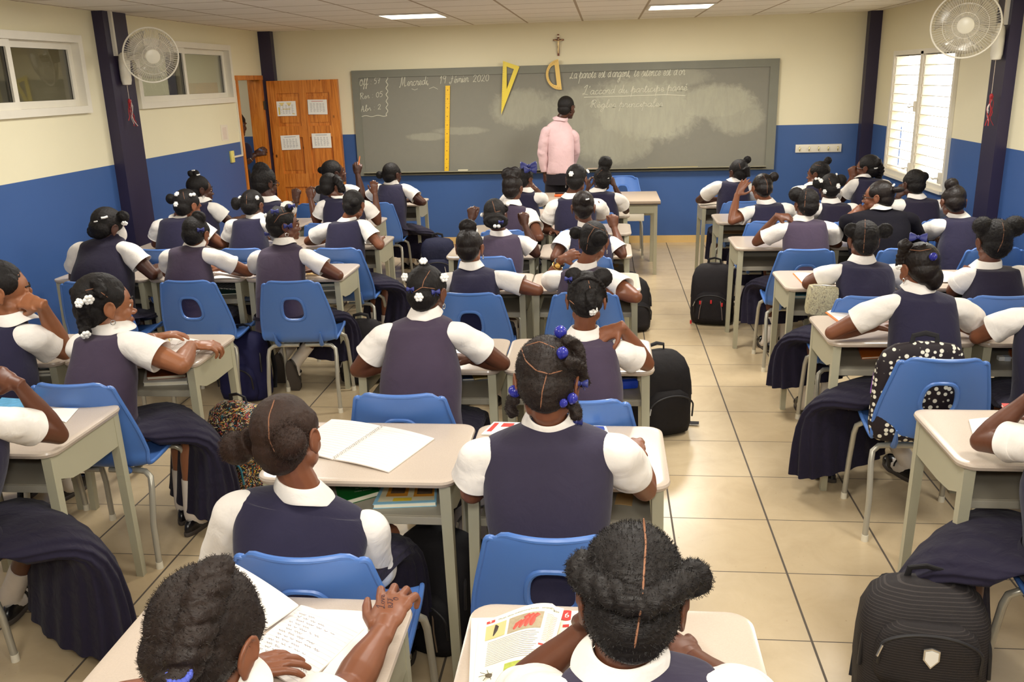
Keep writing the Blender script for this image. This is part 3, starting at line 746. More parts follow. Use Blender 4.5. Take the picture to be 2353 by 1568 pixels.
def make_chair():
    r = empty('school_chair', (0, 0, 0))
    NU, NV = 24, 48
    def hole(i, j):
        v = (j+.5)/NV; u = abs((i+.5)/NU - .5)
        return .665 < v < .815 and u < .185 and not (u > .145 and (v > .79 or v < .69))
    hu = [0, 0]
    mb = MB(); mb.grid(shell_pt, NU, NV, hole)
    me = mb.mesh('tmp'); o = bpy.data.objects.new('tmp', me); COL.objects.link(o)
    m = o.modifiers.new('s', 'SOLIDIFY'); m.thickness = .006; m.offset = 0
    m2 = o.modifiers.new('b', 'SUBSURF'); m2.levels = 1
    me2 = bpy.data.meshes.new_from_object(o.evaluated_get(bpy.context.evaluated_depsgraph_get())); bpy.data.objects.remove(o)
    me2.materials.clear(); me2.materials.append(M_BLUE)
    sh = link('seat_shell', me2, r, True, 50)
    # rolled edge
    e = [shell_pt(0, j/40) for j in range(41)] + [shell_pt(i/16, 1) for i in range(1, 16)] + [shell_pt(1, j/40) for j in range(40, -1, -1)] + [shell_pt(1-i/16, 0) for i in range(1, 16)]
    c0 = V((0, 0, 0))
    MB().tube(e, .0085, 8, closed=True).build('rolled_edge', M_BLUE, sh)
    # hand hole lip
    cells = [(i, j) for j in range(NV) for i in range(NU) if hole(i, j)]
    S = set(cells); edges = {}
    for i, j in cells:
        for a, b, nb in (((i, j), (i+1, j), (i, j-1)), ((i+1, j), (i+1, j+1), (i+1, j)), ((i+1, j+1), (i, j+1), (i, j+1)), ((i, j+1), (i, j), (i-1, j))):
            if nb not in S: edges[a] = b
    k = next(iter(edges)); loop = [k]
    while edges[loop[-1]] != k: loop.append(edges[loop[-1]])
    P = [shell_pt(i/NU, j/NV) for i, j in loop]
    for _ in range(3): P = [(P[q-1] + P[q]*2 + P[(q+1) % len(P)])/4 for q in range(len(P))]
    MB().tube(P, .0095, 8, closed=True).build('hand_hole_lip', M_BLUE, sh)
    for s in (-1, 1): MB().tube([(s*.13, -.17, .43), (s*.135, -.205, .46), (s*.14, -.226, .52)], [.014, .012, .004], 8).build('moulded_rib', M_BLUE, sh)
    for sx in (-1, 1):
        for y0, y1 in ((-.13, -.205), (.13, .20)):
            pts = [(sx*.02, y0, .416), (sx*.13, y0, .416), (sx*.178, y0*1.02, .412), (sx*.203, y0*1.1, .392), (sx*.209, y0*1.2, .35), (sx*.212, y1*.94, .2), (sx*.218, y1, .012)]
            lg = MB().tube(pts, .0125, 10).build('leg', M_CLEG, r)
            MB().tube([(sx*.2175, y1, .03), (sx*.218, y1, .0)], [.0142, .015], 10).build('foot_cap', M_CAP, lg)
    for s in (-1, 1): MB().tube([(s*.12, -.13, .41), (s*.12, .13, .41)], .010, 8).build('under_frame', M_CLEG, r)
    return r
CHAIR0 = make_chair(); CHAIR_USED = [False]
def chair(x, y, label, rz=0):
    o = CHAIR0 if not CHAIR_USED[0] else copy_tree(CHAIR0); CHAIR_USED[0] = True
    o.location = (x, y, 0); o.rotation_euler.z = rz
    return tag(o, label, 'chair', 'blue student chairs')
# ------------------------------------------------------------------ people
def skin_mat(name, rgb):
    t = NT(name, .42, .4); p = t.pos(True); c = lin(rgb)
    d = tuple(x*.84 for x in c[:3]) + (1,); b = tuple(x*1.12 for x in c[:3]) + (1,)
    t.color(t.mix(t.noise(p, 16, 4), d, b)); t.b.inputs['Subsurface Weight'].default_value = .06; t.b.inputs['Subsurface Radius'].default_value = (.01, .004, .002)
    t.bump(t.noise(p, 380, 2), .08, .001); return t.m
SKIN = [skin_mat('deep brown skin', (72, 42, 30)), skin_mat('brown skin', (98, 59, 41)), skin_mat('warm brown skin', (124, 76, 52)), skin_mat('light brown skin', (148, 95, 64))]
def fabric(name, rgb, weave=900, rough=.85, sheen=.12, wr=.35):
    t = NT(name, rough, .2); p = t.pos(True); c = lin(rgb)
    n = t.noise(p, 9, 4, .6, .4)
    t.color(t.mix(n, tuple(x*.86 for x in c[:3]) + (1,), tuple(x*1.12 for x in c[:3]) + (1,)))
    t.b.inputs['Sheen Weight'].default_value = sheen; t.b.inputs['Sheen Roughness'].default_value = .5
    h = t.math('ADD', t.math('MULTIPLY', t.noise(p, 14, 3, .5, .8), 1.0), t.math('MULTIPLY', t.noise(p, weave, 1), .05))
    t.bump(h, wr, .012); return t.m
CLOTH = {'navy': fabric('navy pinafore cloth', (38, 35, 57)), 'plum': fabric('faded plum navy cloth', (64, 53, 70)), 'dark': fabric('dark navy cloth', (33, 28, 46)),
         'slate': fabric('slate navy cloth', (52, 47, 65)), 'sweater': fabric('navy knit', (15, 13, 22), 500, .9, .0)}
M_SKIRT = fabric('navy skirt cloth', (33, 29, 46), 900, .9, .05, .8)
M_SHIRT = fabric('white shirt cotton', (236, 230, 222), 1200, .8, .1, .5)
M_SOCK = fabric('white sock', (222, 212, 200), 700)
M_SHOE = plain('black shoe leather', (22, 20, 22), .25, .5, var=.2, vscale=20)
M_SOLE = plain('grey shoe sole', (70, 62, 56), .7)
def hair_mat(name, rgb, coil=150, rough=.5, streak=(1, 1, .45)):
    t = NT(name, rough, .28); p = t.pos(True); c = lin(rgb)
    mp = t.n('ShaderNodeMapping'); mp.inputs['Scale'].default_value = streak; t.l(p, mp.inputs[0])
    n = t.noise(mp.outputs[0], coil, 5, .7, .6); n2 = t.noise(p, 22, 3)
    t.color(t.mix(t.math('MULTIPLY', n, n2), tuple(x*.5 for x in c[:3]) + (1,), tuple(x*2.0 for x in c[:3]) + (1,)))
    t.bump(n, .7, .004); return t.m
HAIR = {'black': hair_mat('black hair', (21, 16, 14), 150, .6), 'brown': hair_mat('dark brown hair', (52, 34, 25)), 'combed': hair_mat('side combed black hair', (24, 19, 17), 190, .5, (.10, .8, .8)), 'umber': hair_mat('umber black hair', (36, 26, 21), 170, .5, (.35, .8, .5)),
        'sleek': hair_mat('sleek black hair', (26, 18, 15), 90, .42, (1, .5, .25))}
M_PART = plain('scalp parting', (138, 96, 72), .6, .2)
M_EYE = plain('eye white', (222, 214, 204), .25); M_IRIS = plain('dark iris', (26, 14, 10), .15); M_LIP = plain('lip', (110, 56, 46), .4)
M_CLIPW = plain('white hair clip', (240, 238, 232), .3); M_BOW = plain('navy ribbon bow', (40, 46, 112), .5); M_SHELL = plain('blue ball clip', (44, 48, 142), .18, .6)
M_GOLD = plain('gold', (214, 172, 92), .25, .6, .9); M_SILVER = plain('silver', (206, 204, 200), .25, .6, .9); M_GLASSES = plain('black spectacle frame', (20, 18, 20), .3)
M_NAIL = plain('fingernail', (196, 140, 116), .3)

def lerp(a, b, t): return a + (b-a)*t
def blend_tube(mb, pts, rad, n=12): mb.tube(catmull(pts, 3), np.interp(np.linspace(0, len(pts)-1, (len(pts)-1)*3+1), range(len(pts)), rad), n)

def hand(mb, W, d, n, right, s=1.0, curl=(.35, .5, .45), spread=.16, thumb=(.6, .8, -.15), nails=None, bone=1.0):
    d = d.normalized(); n = (n - d*n.dot(d)).normalized(); lat = n.cross(d)*(1 if right else -1)
    M = Matrix((lat, d, n)).transposed()
    mb.ell(W + d*.048*s + lat*.002*s, (.037*s, .052*s, .0155*s), M, 14, 9)
    mb.ell(W + d*.07*s - lat*.004*s, (.038*s, .026*s, .0135*s), M, 12, 8)
    mb.ell(W + d*.035*s + lat*.022*s - n*.006*s, (.018*s, .032*s, .015*s), M, 10, 8)
    mb.tube([W - d*.02*s, W + d*.03*s], [.024*s, .026*s], 12, flat=.72, up=n)
    for k, (o, b, L) in enumerate(((.029, .084, .070), (.0095, .090, .079), (-.0105, .087, .073), (-.0295, .078, .057))):
        p = W + d*b*s + lat*o*s + n*.002*s; dd = (d + lat*(o/.03)*spread).normalized(); pts = [p - dd*.02*s, p]; a = 0
        for j, (fr, c) in enumerate(zip((.46, .30, .24), curl)):
            a += c * (1 + .06*(k-1.5)*(1 if j == 0 else 0)); dr = dd*math.cos(a) - n*math.sin(a); p = p + dr*L*fr*s; pts.append(p)
        mb.tube(pts, [.0098*s*bone, .0100*s*bone, .0090*s*bone, .0082*s*bone, .0066*s*bone], 10)
        mb.ell(pts[-1], .0068*s*bone, nu=8, nv=6); mb.ell(pts[1], .0106*s*bone, nu=8, nv=6)
        if nails is not None: nails.append((pts[-1], dr, (n*math.cos(a) + dd*math.sin(a)), s))
    p = W + d*.022*s + lat*.026*s - n*.004*s; t = (d*thumb[0] + lat*thumb[1] + n*thumb[2]).normalized(); t2 = (t*.75 + d*.65).normalized(); t3 = (t*.55 + d*.8 - n*.1).normalized()
    q1 = p + t*.034*s; q2 = q1 + t2*.030*s; q3 = q2 + t3*.022*s
    mb.tube([p - t*.012*s, p, q1, q2, q3], [.015*s, .0145*s, .0115*s, .0105*s, .0075*s], 10); mb.ell(q3, .0077*s, nu=8, nv=6)

def head(mb, c, M, s, female=True):
    def E(p, r, rot=None): mb.ell(c + M @ (V(p)*s), [x*s for x in r], M @ (rot or Matrix.Identity(3)), 18, 12)
    E((0, -.014, .03), (.0745, .094, .084)); E((0, .03, .012), (.064, .062, .07))
    E((0, .030, -.035), (.056, .060, .074)); E((0, .048, -.078), (.036, .040, .030)); E((0, .034, -.058), (.049, .052, .046)); E((0, .076, -.094), (.020, .016, .015))
    for sx in (-1, 1):
        E((sx*.032, .054, -.034), (.027, .028, .028)); E((sx*.038, .022, -.060), (.024, .036, .028))
        E((sx*.031, .084, .008), (.020, .008, .0055)); E((sx*.0155, .096, -.041), (.010, .010, .007))
        # ear: rim, lobe and bowl
        er = Matrix.Rotation(R(-14*sx), 3, 'Z')
        E((sx*.081, -.012, -.010), (.006, .020, .030), er); 
        p = [V((sx*(.0815+.008*math.sin(a*.5)), -.014 - .018*math.cos(a), -.004 + .028*math.sin(a))) for a in np.linspace(-1.2, 3.4, 10)]
        mb.tube([c + M @ (q*s) for q in p], .0048*s, 7)
        E((sx*.080, -.006, -.036), (.006, .009, .010))
    E((0, .080, .012), (.046, .014, .014)); E((0, .092, -.012), (.0095, .011, .026), Matrix.Rotation(R(-14), 3, 'X')); E((0, .104, -.037), (.0135, .0125, .0105))
    E((0, .086, -.064), (.021, .014, .0085)); E((0, .082, -.077), (.0185, .014, .0085)); E((0, .074, -.07), (.026, .02, .018))

def person(id, label, y, c7, hd, sh, yaw=0, pitch=12, roll=0, L=None, Rr=None, vest='navy', skin=1, fat=1.0, hair=None, hip=(0, 0), shy=(0, 0), hdy=.05, lod=1,
           spread=(0, 0), shoes=None, socks=True, glasses=False, ears='', face=False, long=(False, False), seat=True, hipz=.47, tie=None, sleeves=(1, 1), skirt=True, garment='pinafore_top', cat='person', group='people in school uniform', stand=False, cloth=None, sleeve_mat=None, collar_mat=None, hem=.20, ck=.85, kx=None, knee=None):
    C7 = at(*c7, y=y); Hc = at(hd[0], hd[1], y=y+hdy)
    s = hd[2]/ppm(Hc)/.185
    s = min(1.28, max(.92, s))
    S = [at(*sh[0], y=y+shy[0]), at(*sh[1], y=y+shy[1])]
    w = (S[1]-S[0]).length/2; mid = (S[0]+S[1])/2
    hipc = V((mid.x*.7 + C7.x*.3 + hip[0], y - .12 + hip[1], hipz))
    if stand: hipc = V((hipc.x, y, hipz))
    root = empty('person', (hipc.x, hipc.y, 0), label, cat, group)
    vox = {0: .003, 1: .0045, 2: .0058, 3: .007}[lod]
    lat = (S[1]-S[0]).normalized(); fwd = V((-lat.y, lat.x, 0)).normalized()
    Mh = Matrix.Rotation(R(-yaw), 3, 'Z') @ Matrix.Rotation(R(-pitch), 3, 'X') @ Matrix.Rotation(R(roll), 3, 'Y')
    hc = Hc - Mh @ V((0, -.012*s, .022*s))                       # head frame origin (skull centre is a little up and back)
    NCb = C7 + fwd*.045*s
    # ---- body (one continuous surface)
    mb = MB(); head(mb, hc, Mh, s)
    mb.tube(catmull([NCb + V((0, 0, -.07)), NCb + V((0, 0, .0)), lerp(NCb, hc + Mh @ V((0, -.02*s, -.05*s)), .6), hc + Mh @ V((0, -.012*s, -.03*s))], 3), .047*s*(.9+.1*fat), 14)
    mb.tube(catmull([hipc + V((0, 0, .06)), lerp(hipc, mid, .5), mid - V((0, 0, .08)) + fwd*.03, NCb - V((0, 0, .03))], 3), [.068*fat]*2 + [.08*fat]*2 + [.075*fat]*3 + [.055]*2 + [.045], 14)
    nails = [] if lod == 0 else None
    arms = []
    for k, (A, right) in enumerate(((L, False), (Rr, True))):
        sx = 1 if right else -1
        sj = S[k] + lat*sx*.006*s - V((0, 0, .034*s)) + fwd*.005
        A = dict(A or {})
        def res(q, default):
            if q is None: return default
            if isinstance(q, V): return q
            if len(q) == 4: return at(q[0], q[1], z=(DH+.047 if q[3] is None else q[3])) if q[2] == 't' else at(q[0], q[1], y=q[3])
            return at(q[0], q[1], y=y+(q[2] if len(q) > 2 else .0))
        e = res(A.get('e'), sj + lat*sx*.09*s + fwd*.15 + V((0, 0, DH+.048-sj.z)))
        wr = res(A.get('w'), e - lat*sx*.13*s + fwd*.19 + V((0, 0, DH+.044-e.z)))
        mx = .34*s                                                   # keep the limb plausible
        if A.get('clamp', True):
            if (e-sj).length > mx: e = sj + (e-sj).normalized()*mx
            if (wr-e).length > .275*s: wr = e + (wr-e).normalized()*.275*s
        f2 = .82 + .22*fat
        mb.tube(catmull([mid - V((0, 0, .05)), sj, lerp(sj, e, .5), e], 3), [.045, .043, .036, .032*s*f2, .034*s*f2, .037*s*f2, .040*s*f2, .041*s*f2, .037*s*f2, .034*s*f2], 14)
        mb.ell(e, .0345*s*f2, nu=12, nv=8)
        fa = (wr-e)
        mb.tube([e, lerp(e, wr, .12), lerp(e, wr, .3), lerp(e, wr, .55), lerp(e, wr, .8), wr], [.034*s*f2, .037*s*f2, .0385*s*f2, .034*s*f2, .027*s, .0235*s], 14)
        hdir = A.get('hd'); hdir = V(hdir) if hdir else fa.normalized()
        hn = V(A.get('n', (0, 0, 1)))
        if abs(hn.normalized().dot(hdir.normalized())) > .95: hn = V((0, -1, .3))
        pose = A.get('pose', 'rest')
        if pose == 'rest' and abs(wr.z - DH) < .07: hdir = (hdir + V((0, 0, .10))).normalized()
        curl = {'rest': (.14, .34, .34), 'fist': (1.25, 1.45, 1.0), 'open': (.1, .15, .15), 'loose': (.55, .8, .6), 'grip': (.75, 1.0, .8), 'drape': (.3, .95, .9)}[pose]
        th = {'fist': (.75, .35, -.55), 'open': (.45, .9, -.1), 'loose': (.6, .6, -.4), 'grip': (.7, .4, -.6)}.get(pose, (.6, .75, -.2))
        if A.get('thumb'): th = A['thumb']
        hand(mb, wr, hdir, hn, right, s*A.get('hs', .98), curl, A.get('spread', .16), th, nails if right else None)
        arms.append((sj, e, wr, right))
    # legs
    kn = []; feet = []
    for k, sx in enumerate((-1, 1)):
        h = hipc + V((sx*.085, .04, .042)); kneep = hipc + V((sx*.10, .43, .045)); kneep.z = .50
        if kx is not None: kneep.x = kx*.75 + kneep.x*.25 + sx*.075
        an = V((kneep.x, hipc.y+.36, .085)); fd = V((sx*.15, 1, 0))
        if knee: dk = V((knee[0], knee[1], 0)); kneep = hipc + dk + V((dk.y, -dk.x, 0)).normalized()*sx*.07 - dk.normalized()*.03; kneep.z = .47; an = V((kneep.x, kneep.y-.05, .085))
        if stand: kneep = hipc + V((sx*.095, .015, -.44)); an = V((kneep.x, hipc.y-.01, .085)); fd = V((sx*.2, 1, 0))
        if shoes and shoes[k]:
            q = shoes[k]; an = at(q[0], q[1], z=q[2] if len(q) > 2 else .085); fd = V(q[3]) if len(q) > 3 else fd
        kn.append(kneep); feet.append((an, fd.normalized()))
        mb.tube(catmull([hipc + V((sx*.05, 0, .045)), h, lerp(h, kneep, .5), kneep, lerp(kneep, an, .35), lerp(kneep, an, .7), an], 2), np.interp(np.linspace(0, 6, 13), range(7), [.052, .048, .044, .042, .042, .037, .031]), 12)
        fq = V((0, 0, -1)) if abs(feet[-1][1].z) < .5 else V((0, -.7, 0)); mb.tube([an, an + fq*.04 + feet[-1][1]*.02, an + fq*.05 + feet[-1][1]*.12], [.034, .034, .028], 10, flat=.8)
    me = remesh(mb, vox, (9, 6, 4, 3)[lod], 'body'); shift(me, -root.location)
    me.materials.append(SKIN[skin]); link('body', me, root, True, 180)
    # ---- pinafore top
    W2 = w
    def ring(c, ax, ay, a, b, n=36, p=2.35, wob=0):
        out = []
        for k in range(n):
            t = 2*math.pi*k/n; ct, st = math.cos(t), math.sin(t)
            out.append(c + ax*(math.copysign(abs(ct)**(2/p), ct)*a) + ay*(math.copysign(abs(st)**(2/p), st)*b))
        return out
    up = (mid - hipc).normalized(); ay = up.cross(lat).normalized()
    ay = -ay if ay.y < 0 else ay
    latb = V((1, 0, 0)); fwdb = V((0, 1, 0))
    T = [(.0, .170*fat, .130*fat, 0), (.06, .165*fat, .13*fat, 0), (.18, .150*fat, .122*fat, 0), (.34, .145*fat, .118*fat, .005), (.5, max(.150*fat, W2*.96), .122*fat, .012), (.66, max(.15*fat, W2*1.02), .122*fat, .018), (.8, W2*1.04, .112*fat, .02), (.9, W2*1.03, .095, .018), (.97, W2*1.015, .082, .015)]
    rings = []
    for t, a, b, f in T:
        c = lerp(hipc, mid, t) - ay*.035*math.sin(math.pi*min(1, max(0, t)))*.6 + ay*f
        ax = lerp(latb, lat, min(1, max(0, t))).normalized(); rings.append(ring(c, ax, lerp(fwdb, ay, t).normalized(), a, b))
    for q, a, b in ((.0, .99, .072), (.2, .95, .066), (.42, .80, .060), (.66, .60, .056), (.86, .44, .054)):
        c = lerp(mid + V((0, 0, .004)), NCb + V((0, 0, -.008)), q) + fwd*.012*(1-q); rings.append(ring(c, lat, fwd, max(.06*s, W2*a), b*s, p=2.1))
    rings.append(ring(NCb + V((0, 0, .0)), lat, fwd, .058*s, .052*s, p=2)); rings.append(ring(NCb + V((0, 0, .004)), lat, fwd, .044*s, .042*s, p=2))
    seed = V((hash(id) % 97, hash(id) % 31, 3.3)) if False else V((sum(map(ord, id))*1.7, len(id)*3.1, ord(id[-1])*.77))
    vb = MB().loft(rings)
    for i, p in enumerate(vb.v):
        hgt = (p.z - hipc.z)/max(.1, mid.z-hipc.z)
        nv = noise.noise(V((p.x*5, p.y*5, p.z*13)) + seed)*.010 + noise.noise(V((p.x*14+p.z*10, p.y*14, p.z*22-p.x*12)) + seed)*.004
        k = 1.0 if hgt < .75 else .35
        dirv = (p - lerp(hipc, mid, min(1, max(0, hgt)))); dirv.z = 0
        if dirv.length > 1e-4: vb.v[i] = p + dirv.normalized()*nv*k
    vo = vb.build(garment if vest != 'sweater' else 'sweater', cloth or CLOTH[vest], root, True, 60)
    m = vo.modifiers.new('sub', 'SUBSURF'); m.levels = 1; m.render_levels = 1
    # ---- shirt sleeves and collar
    for k, (sj, e, wr, right) in enumerate(arms):
        if not sleeves[k]: continue
        sx = 1 if right else -1; f2 = .80 + .25*fat
        fr = .60 if sleeves[k] == 1 else sleeves[k]
        pts = [sj - lat*sx*.06 - V((0,0,.01)), sj - lat*sx*.025 - V((0, 0, .004)), lerp(sj, e, .10) - V((0, 0, .002)), lerp(sj, e, fr*.45), lerp(sj, e, fr*.75), lerp(sj, e, fr)]
        rad = [.035, .050, .056, .060, .063, .0645]
        if long[k]:
            pts = [pts[0], pts[1], pts[2], lerp(sj, e, .4), lerp(sj, e, .8), e, lerp(e, wr, .25), lerp(e, wr, .6), lerp(e, wr, .92)]; rad = [.035, .05, .056, .056, .054, .053, .052, .044, .036]
        pts2 = catmull(pts, 4); rad2 = np.interp(np.linspace(0, len(pts)-1, len(pts2)), range(len(pts)), rad)*s*f2
        sb = MB().tube(pts2, list(rad2), 24, caps=False)
        n = 24; last = sb.v[-n:]; cc = sum(last, V())/n; dd = (pts2[-1]-pts2[-2]).normalized()
        base = len(sb.v) - n
        r1 = [cc + (p-cc)*1.03 + dd*.003 for p in last]; r2 = [cc + (p-cc)*.78 - dd*.004 for p in last]; r3 = [cc + (p-cc)*.66 - dd*.03 for p in last]
        o = len(sb.v); sb.v += r1 + r2 + r3
        for a, b in ((base, o), (o, o+n), (o+n, o+2*n)):
            for j in range(n): sb.f.append((a+j, a+(j+1) % n, b+(j+1) % n, b+j)); sb.mi.append(0)
        for i, p in enumerate(sb.v):
            if i >= len(sb.v)-2*n: continue
            q = min(range(len(pts2)), key=lambda a: (pts2[a]-p).length_squared); dv = p - pts2[q]
            if dv.length > 1e-4: sb.v[i] = p + dv.normalized()*(noise.noise(V((p.x*9, p.y*9, p.z*16)) + seed)*.009 + noise.noise(p*30 + seed)*.0035)
        so = sb.build('sleeve', sleeve_mat or (CLOTH['sweater'] if (vest == 'sweater') else M_SHIRT), root, True, 75)
        if lod < 2: mm = so.modifiers.new('sub', 'SUBSURF'); mm.levels = 1; mm.render_levels = 1
    nd = (hc + Mh @ V((0, -.015*s, -.04*s)) - NCb).normalized(); cx = lat.copy(); cy = nd.cross(cx).normalized(); cy = cy if cy.y > 0 else -cy
    cb = MB(); rr = []
    for r_, h_ in ((.049, .000), (.050, .030), (.053, .036), (.058, .034), (.066, .014), (.076, -.008), (.0785, -.015), (.075, -.016), (.060, .004)):
        out = []
        for k in range(36):
            t = 2*math.pi*k/36; front = max(0, math.sin(t))
            out.append(NCb + cx*math.cos(t)*r_*s*1.06 + cy*math.sin(t)*r_*s + nd*((h_*(ck if h_ > 0 else 1) - front*.012 + (.006*math.sin(t*3+seed.x) if h_ < 0 else 0))*s))
        rr.append(out)
    cb.loft(rr, True, False, False); co = cb.build('collar', collar_mat or M_SHIRT, root, True, 60)
    m = co.modifiers.new('sub', 'SUBSURF'); m.levels = 1; m.render_levels = 1
    # ---- skirt
    if skirt:
        K = (kn[0]+kn[1])/2; K = K + (V((K.x-hipc.x, K.y-hipc.y, 0)).normalized()*.03 if knee else V((0, 0, 0))); sp = spread; kf = 1.14 if knee else 1.0; rings = []
        def sring(c, ax, ay_, a, b, pl=0, sh_=0, ph=0):
            out = []
            for k in range(72):
                t = 2*math.pi*k/72; ct, st = math.cos(t), math.sin(t); a2 = a + (sp[1] if ct > 0 else sp[0])*sh_*abs(ct)
                g = 1 + pl*math.sin(t*17 + ph) + pl*.7*noise.noise(V((ct*2, st*2, ph)) + seed)
                out.append(c + ax*(math.copysign(abs(ct)**.85, ct)*a2*g) + ay_*(math.copysign(abs(st)**.85, st)*b*g) - V((0, 0, (sp[1] if ct > 0 else sp[0])*min(1, sh_)*ct*ct*.75)))
            return out
        Z = V((0, 0, 1)); X0, Y0 = V((1, 0, 0)), V((0, 1, 0))
        D = V((K.x-hipc.x, K.y-hipc.y, 0)); Lk = D.length; D.normalize(); X = D.cross(Z); M1 = (D*.5 + Y0*.5).normalized(); X1 = M1.cross(Z)
        rings = [sring(hipc + V((0, 0, .11)), X0, Y0, .157*fat, .125*fat), sring(hipc + V((0, .01, .06)), X0, (Y0*.95 - Z*.15), .178*fat, .142*fat, .01), sring(hipc + M1*.06 + Z*.05, X1, (M1*.6 - Z*.35).normalized(), .205*fat, .115, .015, .15),
                 sring(hipc + D*(Lk*.42) + Z*.044, X, (D*.15 - Z).normalized(), .205*fat, .052, .02, .45), sring(V((hipc.x, hipc.y, .514)) + D*(Lk*.75), X, -Z, .208*fat, .052, .025, .75),
                 sring(V((K.x, K.y, .49)), X, (-Z*.8-D*.5).normalized(), .214*fat*kf, .062, .03, 1.0, .3), sring(V((K.x, K.y, .38)) + D*.04, X, -D, .216*fat*kf, .10, .045, 1.15, .5),
                 sring(V((K.x, K.y, hem+.04)) + D*.03, X, -D, .220*fat*kf, .125, .065, 1.3, .8), sring(V((K.x, K.y, hem)) + D*.025, X, -D, .222*fat*kf, .13, .07, 1.35, .9)]
        kb = MB().loft(rings, True, False, False)
        ko = kb.build('skirt', M_SKIRT, root, True, 180)
        m = ko.modifiers.new('sub', 'SUBSURF'); m.levels = 1; m.render_levels = 1
    # ---- shoes and socks
    if socks and not stand:
        for (an, fd), kp in zip(feet, kn):
            MB().tube(catmull([lerp(an, kp, .42), lerp(an, kp, .2), an, an - (V((0, 0, .035)) if abs(fd.z) < .5 else V((0, .02, .01))) + fd*.02, an - (V((0, 0, .045)) if abs(fd.z) < .5 else V((0, .03, 0))) + fd*.07], 3), .043, 14, flat=.95).build('sock', M_SOCK, root)
            u_ = V((0, 0, 1)) if abs(fd.z) < .5 else V((0, 1, 0)); u_ = (u_ - fd*u_.dot(fd)).normalized(); M = Matrix((fd.cross(u_), fd, u_)).transposed(); b0 = an - u_*.085
            def so(z, kx=1.0, y0=-.075, y1=.175): return [b0 + M @ V((math.cos(t)*.041*kx*(1.08 if math.sin(t) > 0 else .85), (y0+y1)/2 + math.sin(t)*(y1-y0)/2*kx, z)) for t in (2*math.pi*k/26 for k in range(26))]
            sh_o = MB().loft([so(.018, 1.0), so(.035, 1.0), so(.055, .93), so(.066, .80)], True, True, False).build('shoe', M_SHOE, root)
            sb_ = MB().loft([so(.068, .78, -.075, .08), so(.075, .70, -.07, .06)], True, False, False)
            MB().loft([so(0, 1.0), so(.004, 1.05), so(.018, 1.05), so(.022, .98)]).build('sole', M_SOLE, sh_o)
            MB().ell(b0 + M @ V((0, .125, .034)), (.040, .05, .030), M).build('toe_cap', M_SHOE, sh_o)
            MB().tube([b0 + M @ V((math.cos(t)*.043, .04, .05 + math.sin(t)*.042)) for t in np.linspace(0, math.pi, 9)], .009, 8, flat=.35).build('strap', M_SHOE, sh_o)
    # ---- hair
    H = hair or {}
    hb = MB(); hm = H.get('mat', 'black'); thick = H.get('t', .010)
    def HE(p, r): hb.ell(hc + Mh @ (V(p)*s), [x*s for x in r], Mh, 22, 14)
    if not H.get('short'):
        HE((0, -.022, .036), (.0765+thick*.75, .0935+thick*.8, .084+thick)); HE((0, -.050, -.012), (.069+thick*.6, .064+thick*.6, .064)); HE((0, -.058, -.042), (.054, .046, .042))
        for sx in (-1, 1): HE((sx*.052, .006, .036), (.028+thick*.5, .048, .046))
    else:
        HE((0, -.020, .034), (.0765+.004, .092+.004, .085+.003)); HE((0, -.050, -.015), (.069, .062, .06))
    def on_plane(px, py, dy=0): return at(px, py, y=Hc.y+dy)
    for b in H.get('buns', []):
        px, py, rp = b[:3]; dy = b[3] if len(b) > 3 else 0; p = on_plane(px, py, dy); r_ = rp/ppm(p); fl = b[4] if len(b) > 4 else (1, 1, 1)
        hb.ell(p, [r_*x for x in fl], None, 18, 12)
        if H.get('swirl', True):
            for q in range(2): hb.tube([p + V((r_*.9*math.cos(a+q*2)*fl[0], -r_*.35, r_*.9*math.sin(a+q*2)*fl[2]))*(.95) for a in np.linspace(0, 4.2, 12)], r_*.3, 8)
        d0 = (hc + Mh @ V((0, -.02*s, .03*s))) - p
        hb.tube([p, p + d0*.35], [r_*.75, r_*.9], 12)
    tmp = remesh(hb, max(vox, .0045), 1, 'hair'); bv = BVHTree.FromPolygons([v.co.copy() for v in tmp.vertices], [tuple(p.vertices) for p in tmp.polygons])
    def hit(px, py, lift=0):
        d = ray(px, py).normalized(); q = bv.ray_cast(CP, d)
        if q[0] is None:
            p = on_plane(px, py); q2 = bv.find_nearest(p); return p, (p - hc).normalized()
        return q[0] + q[1]*lift, q[1]
    if H.get('braids') or H.get('curls'):
        for br in H.get('braids', []):                              # two-strand twists lying on or hanging from the head
            pts = [hit(q[0], q[1], br.get('lift', .006)*s)[0] if (len(q) < 3) else on_plane(q[0], q[1], q[2]) for q in br['p']]
            rr_ = br['r']/ppm(pts[0]); path = catmull(pts, 6); N = len(path); turns = br.get('turns', N/4.5)
            for ph in (0, math.pi):
                st = []
                for i, p in enumerate(path):
                    d = (path[min(i+1, N-1)] - path[max(i-1, 0)]); d = d.normalized() if d.length > 1e-6 else V((0, 0, -1)); x, y2, _ = frame_of(d, V((0, -1, .2))); a = ph + turns*2*math.pi*i/N
                    st.append(p + (x*math.cos(a) + y2*math.sin(a))*rr_*.5)
                tp = [rr_*.68*(1 - br.get('taper', .3)*i/N) for i in range(N)]
                hb.tube(st, tp, 9)
        bpy.data.meshes.remove(tmp); tmp = remesh(hb, max(vox*.9, .0036), 1, 'hair')
        bv = BVHTree.FromPolygons([v.co.copy() for v in tmp.vertices], [tuple(p.vertices) for p in tmp.polygons])
    co_ = mesh_co(tmp).copy(); nr = np.empty(len(tmp.vertices)*3, np.float32); tmp.vertices.foreach_get('normal', nr); nr = nr.reshape(-1, 3)
    amp = H.get('fuzz', .0016)
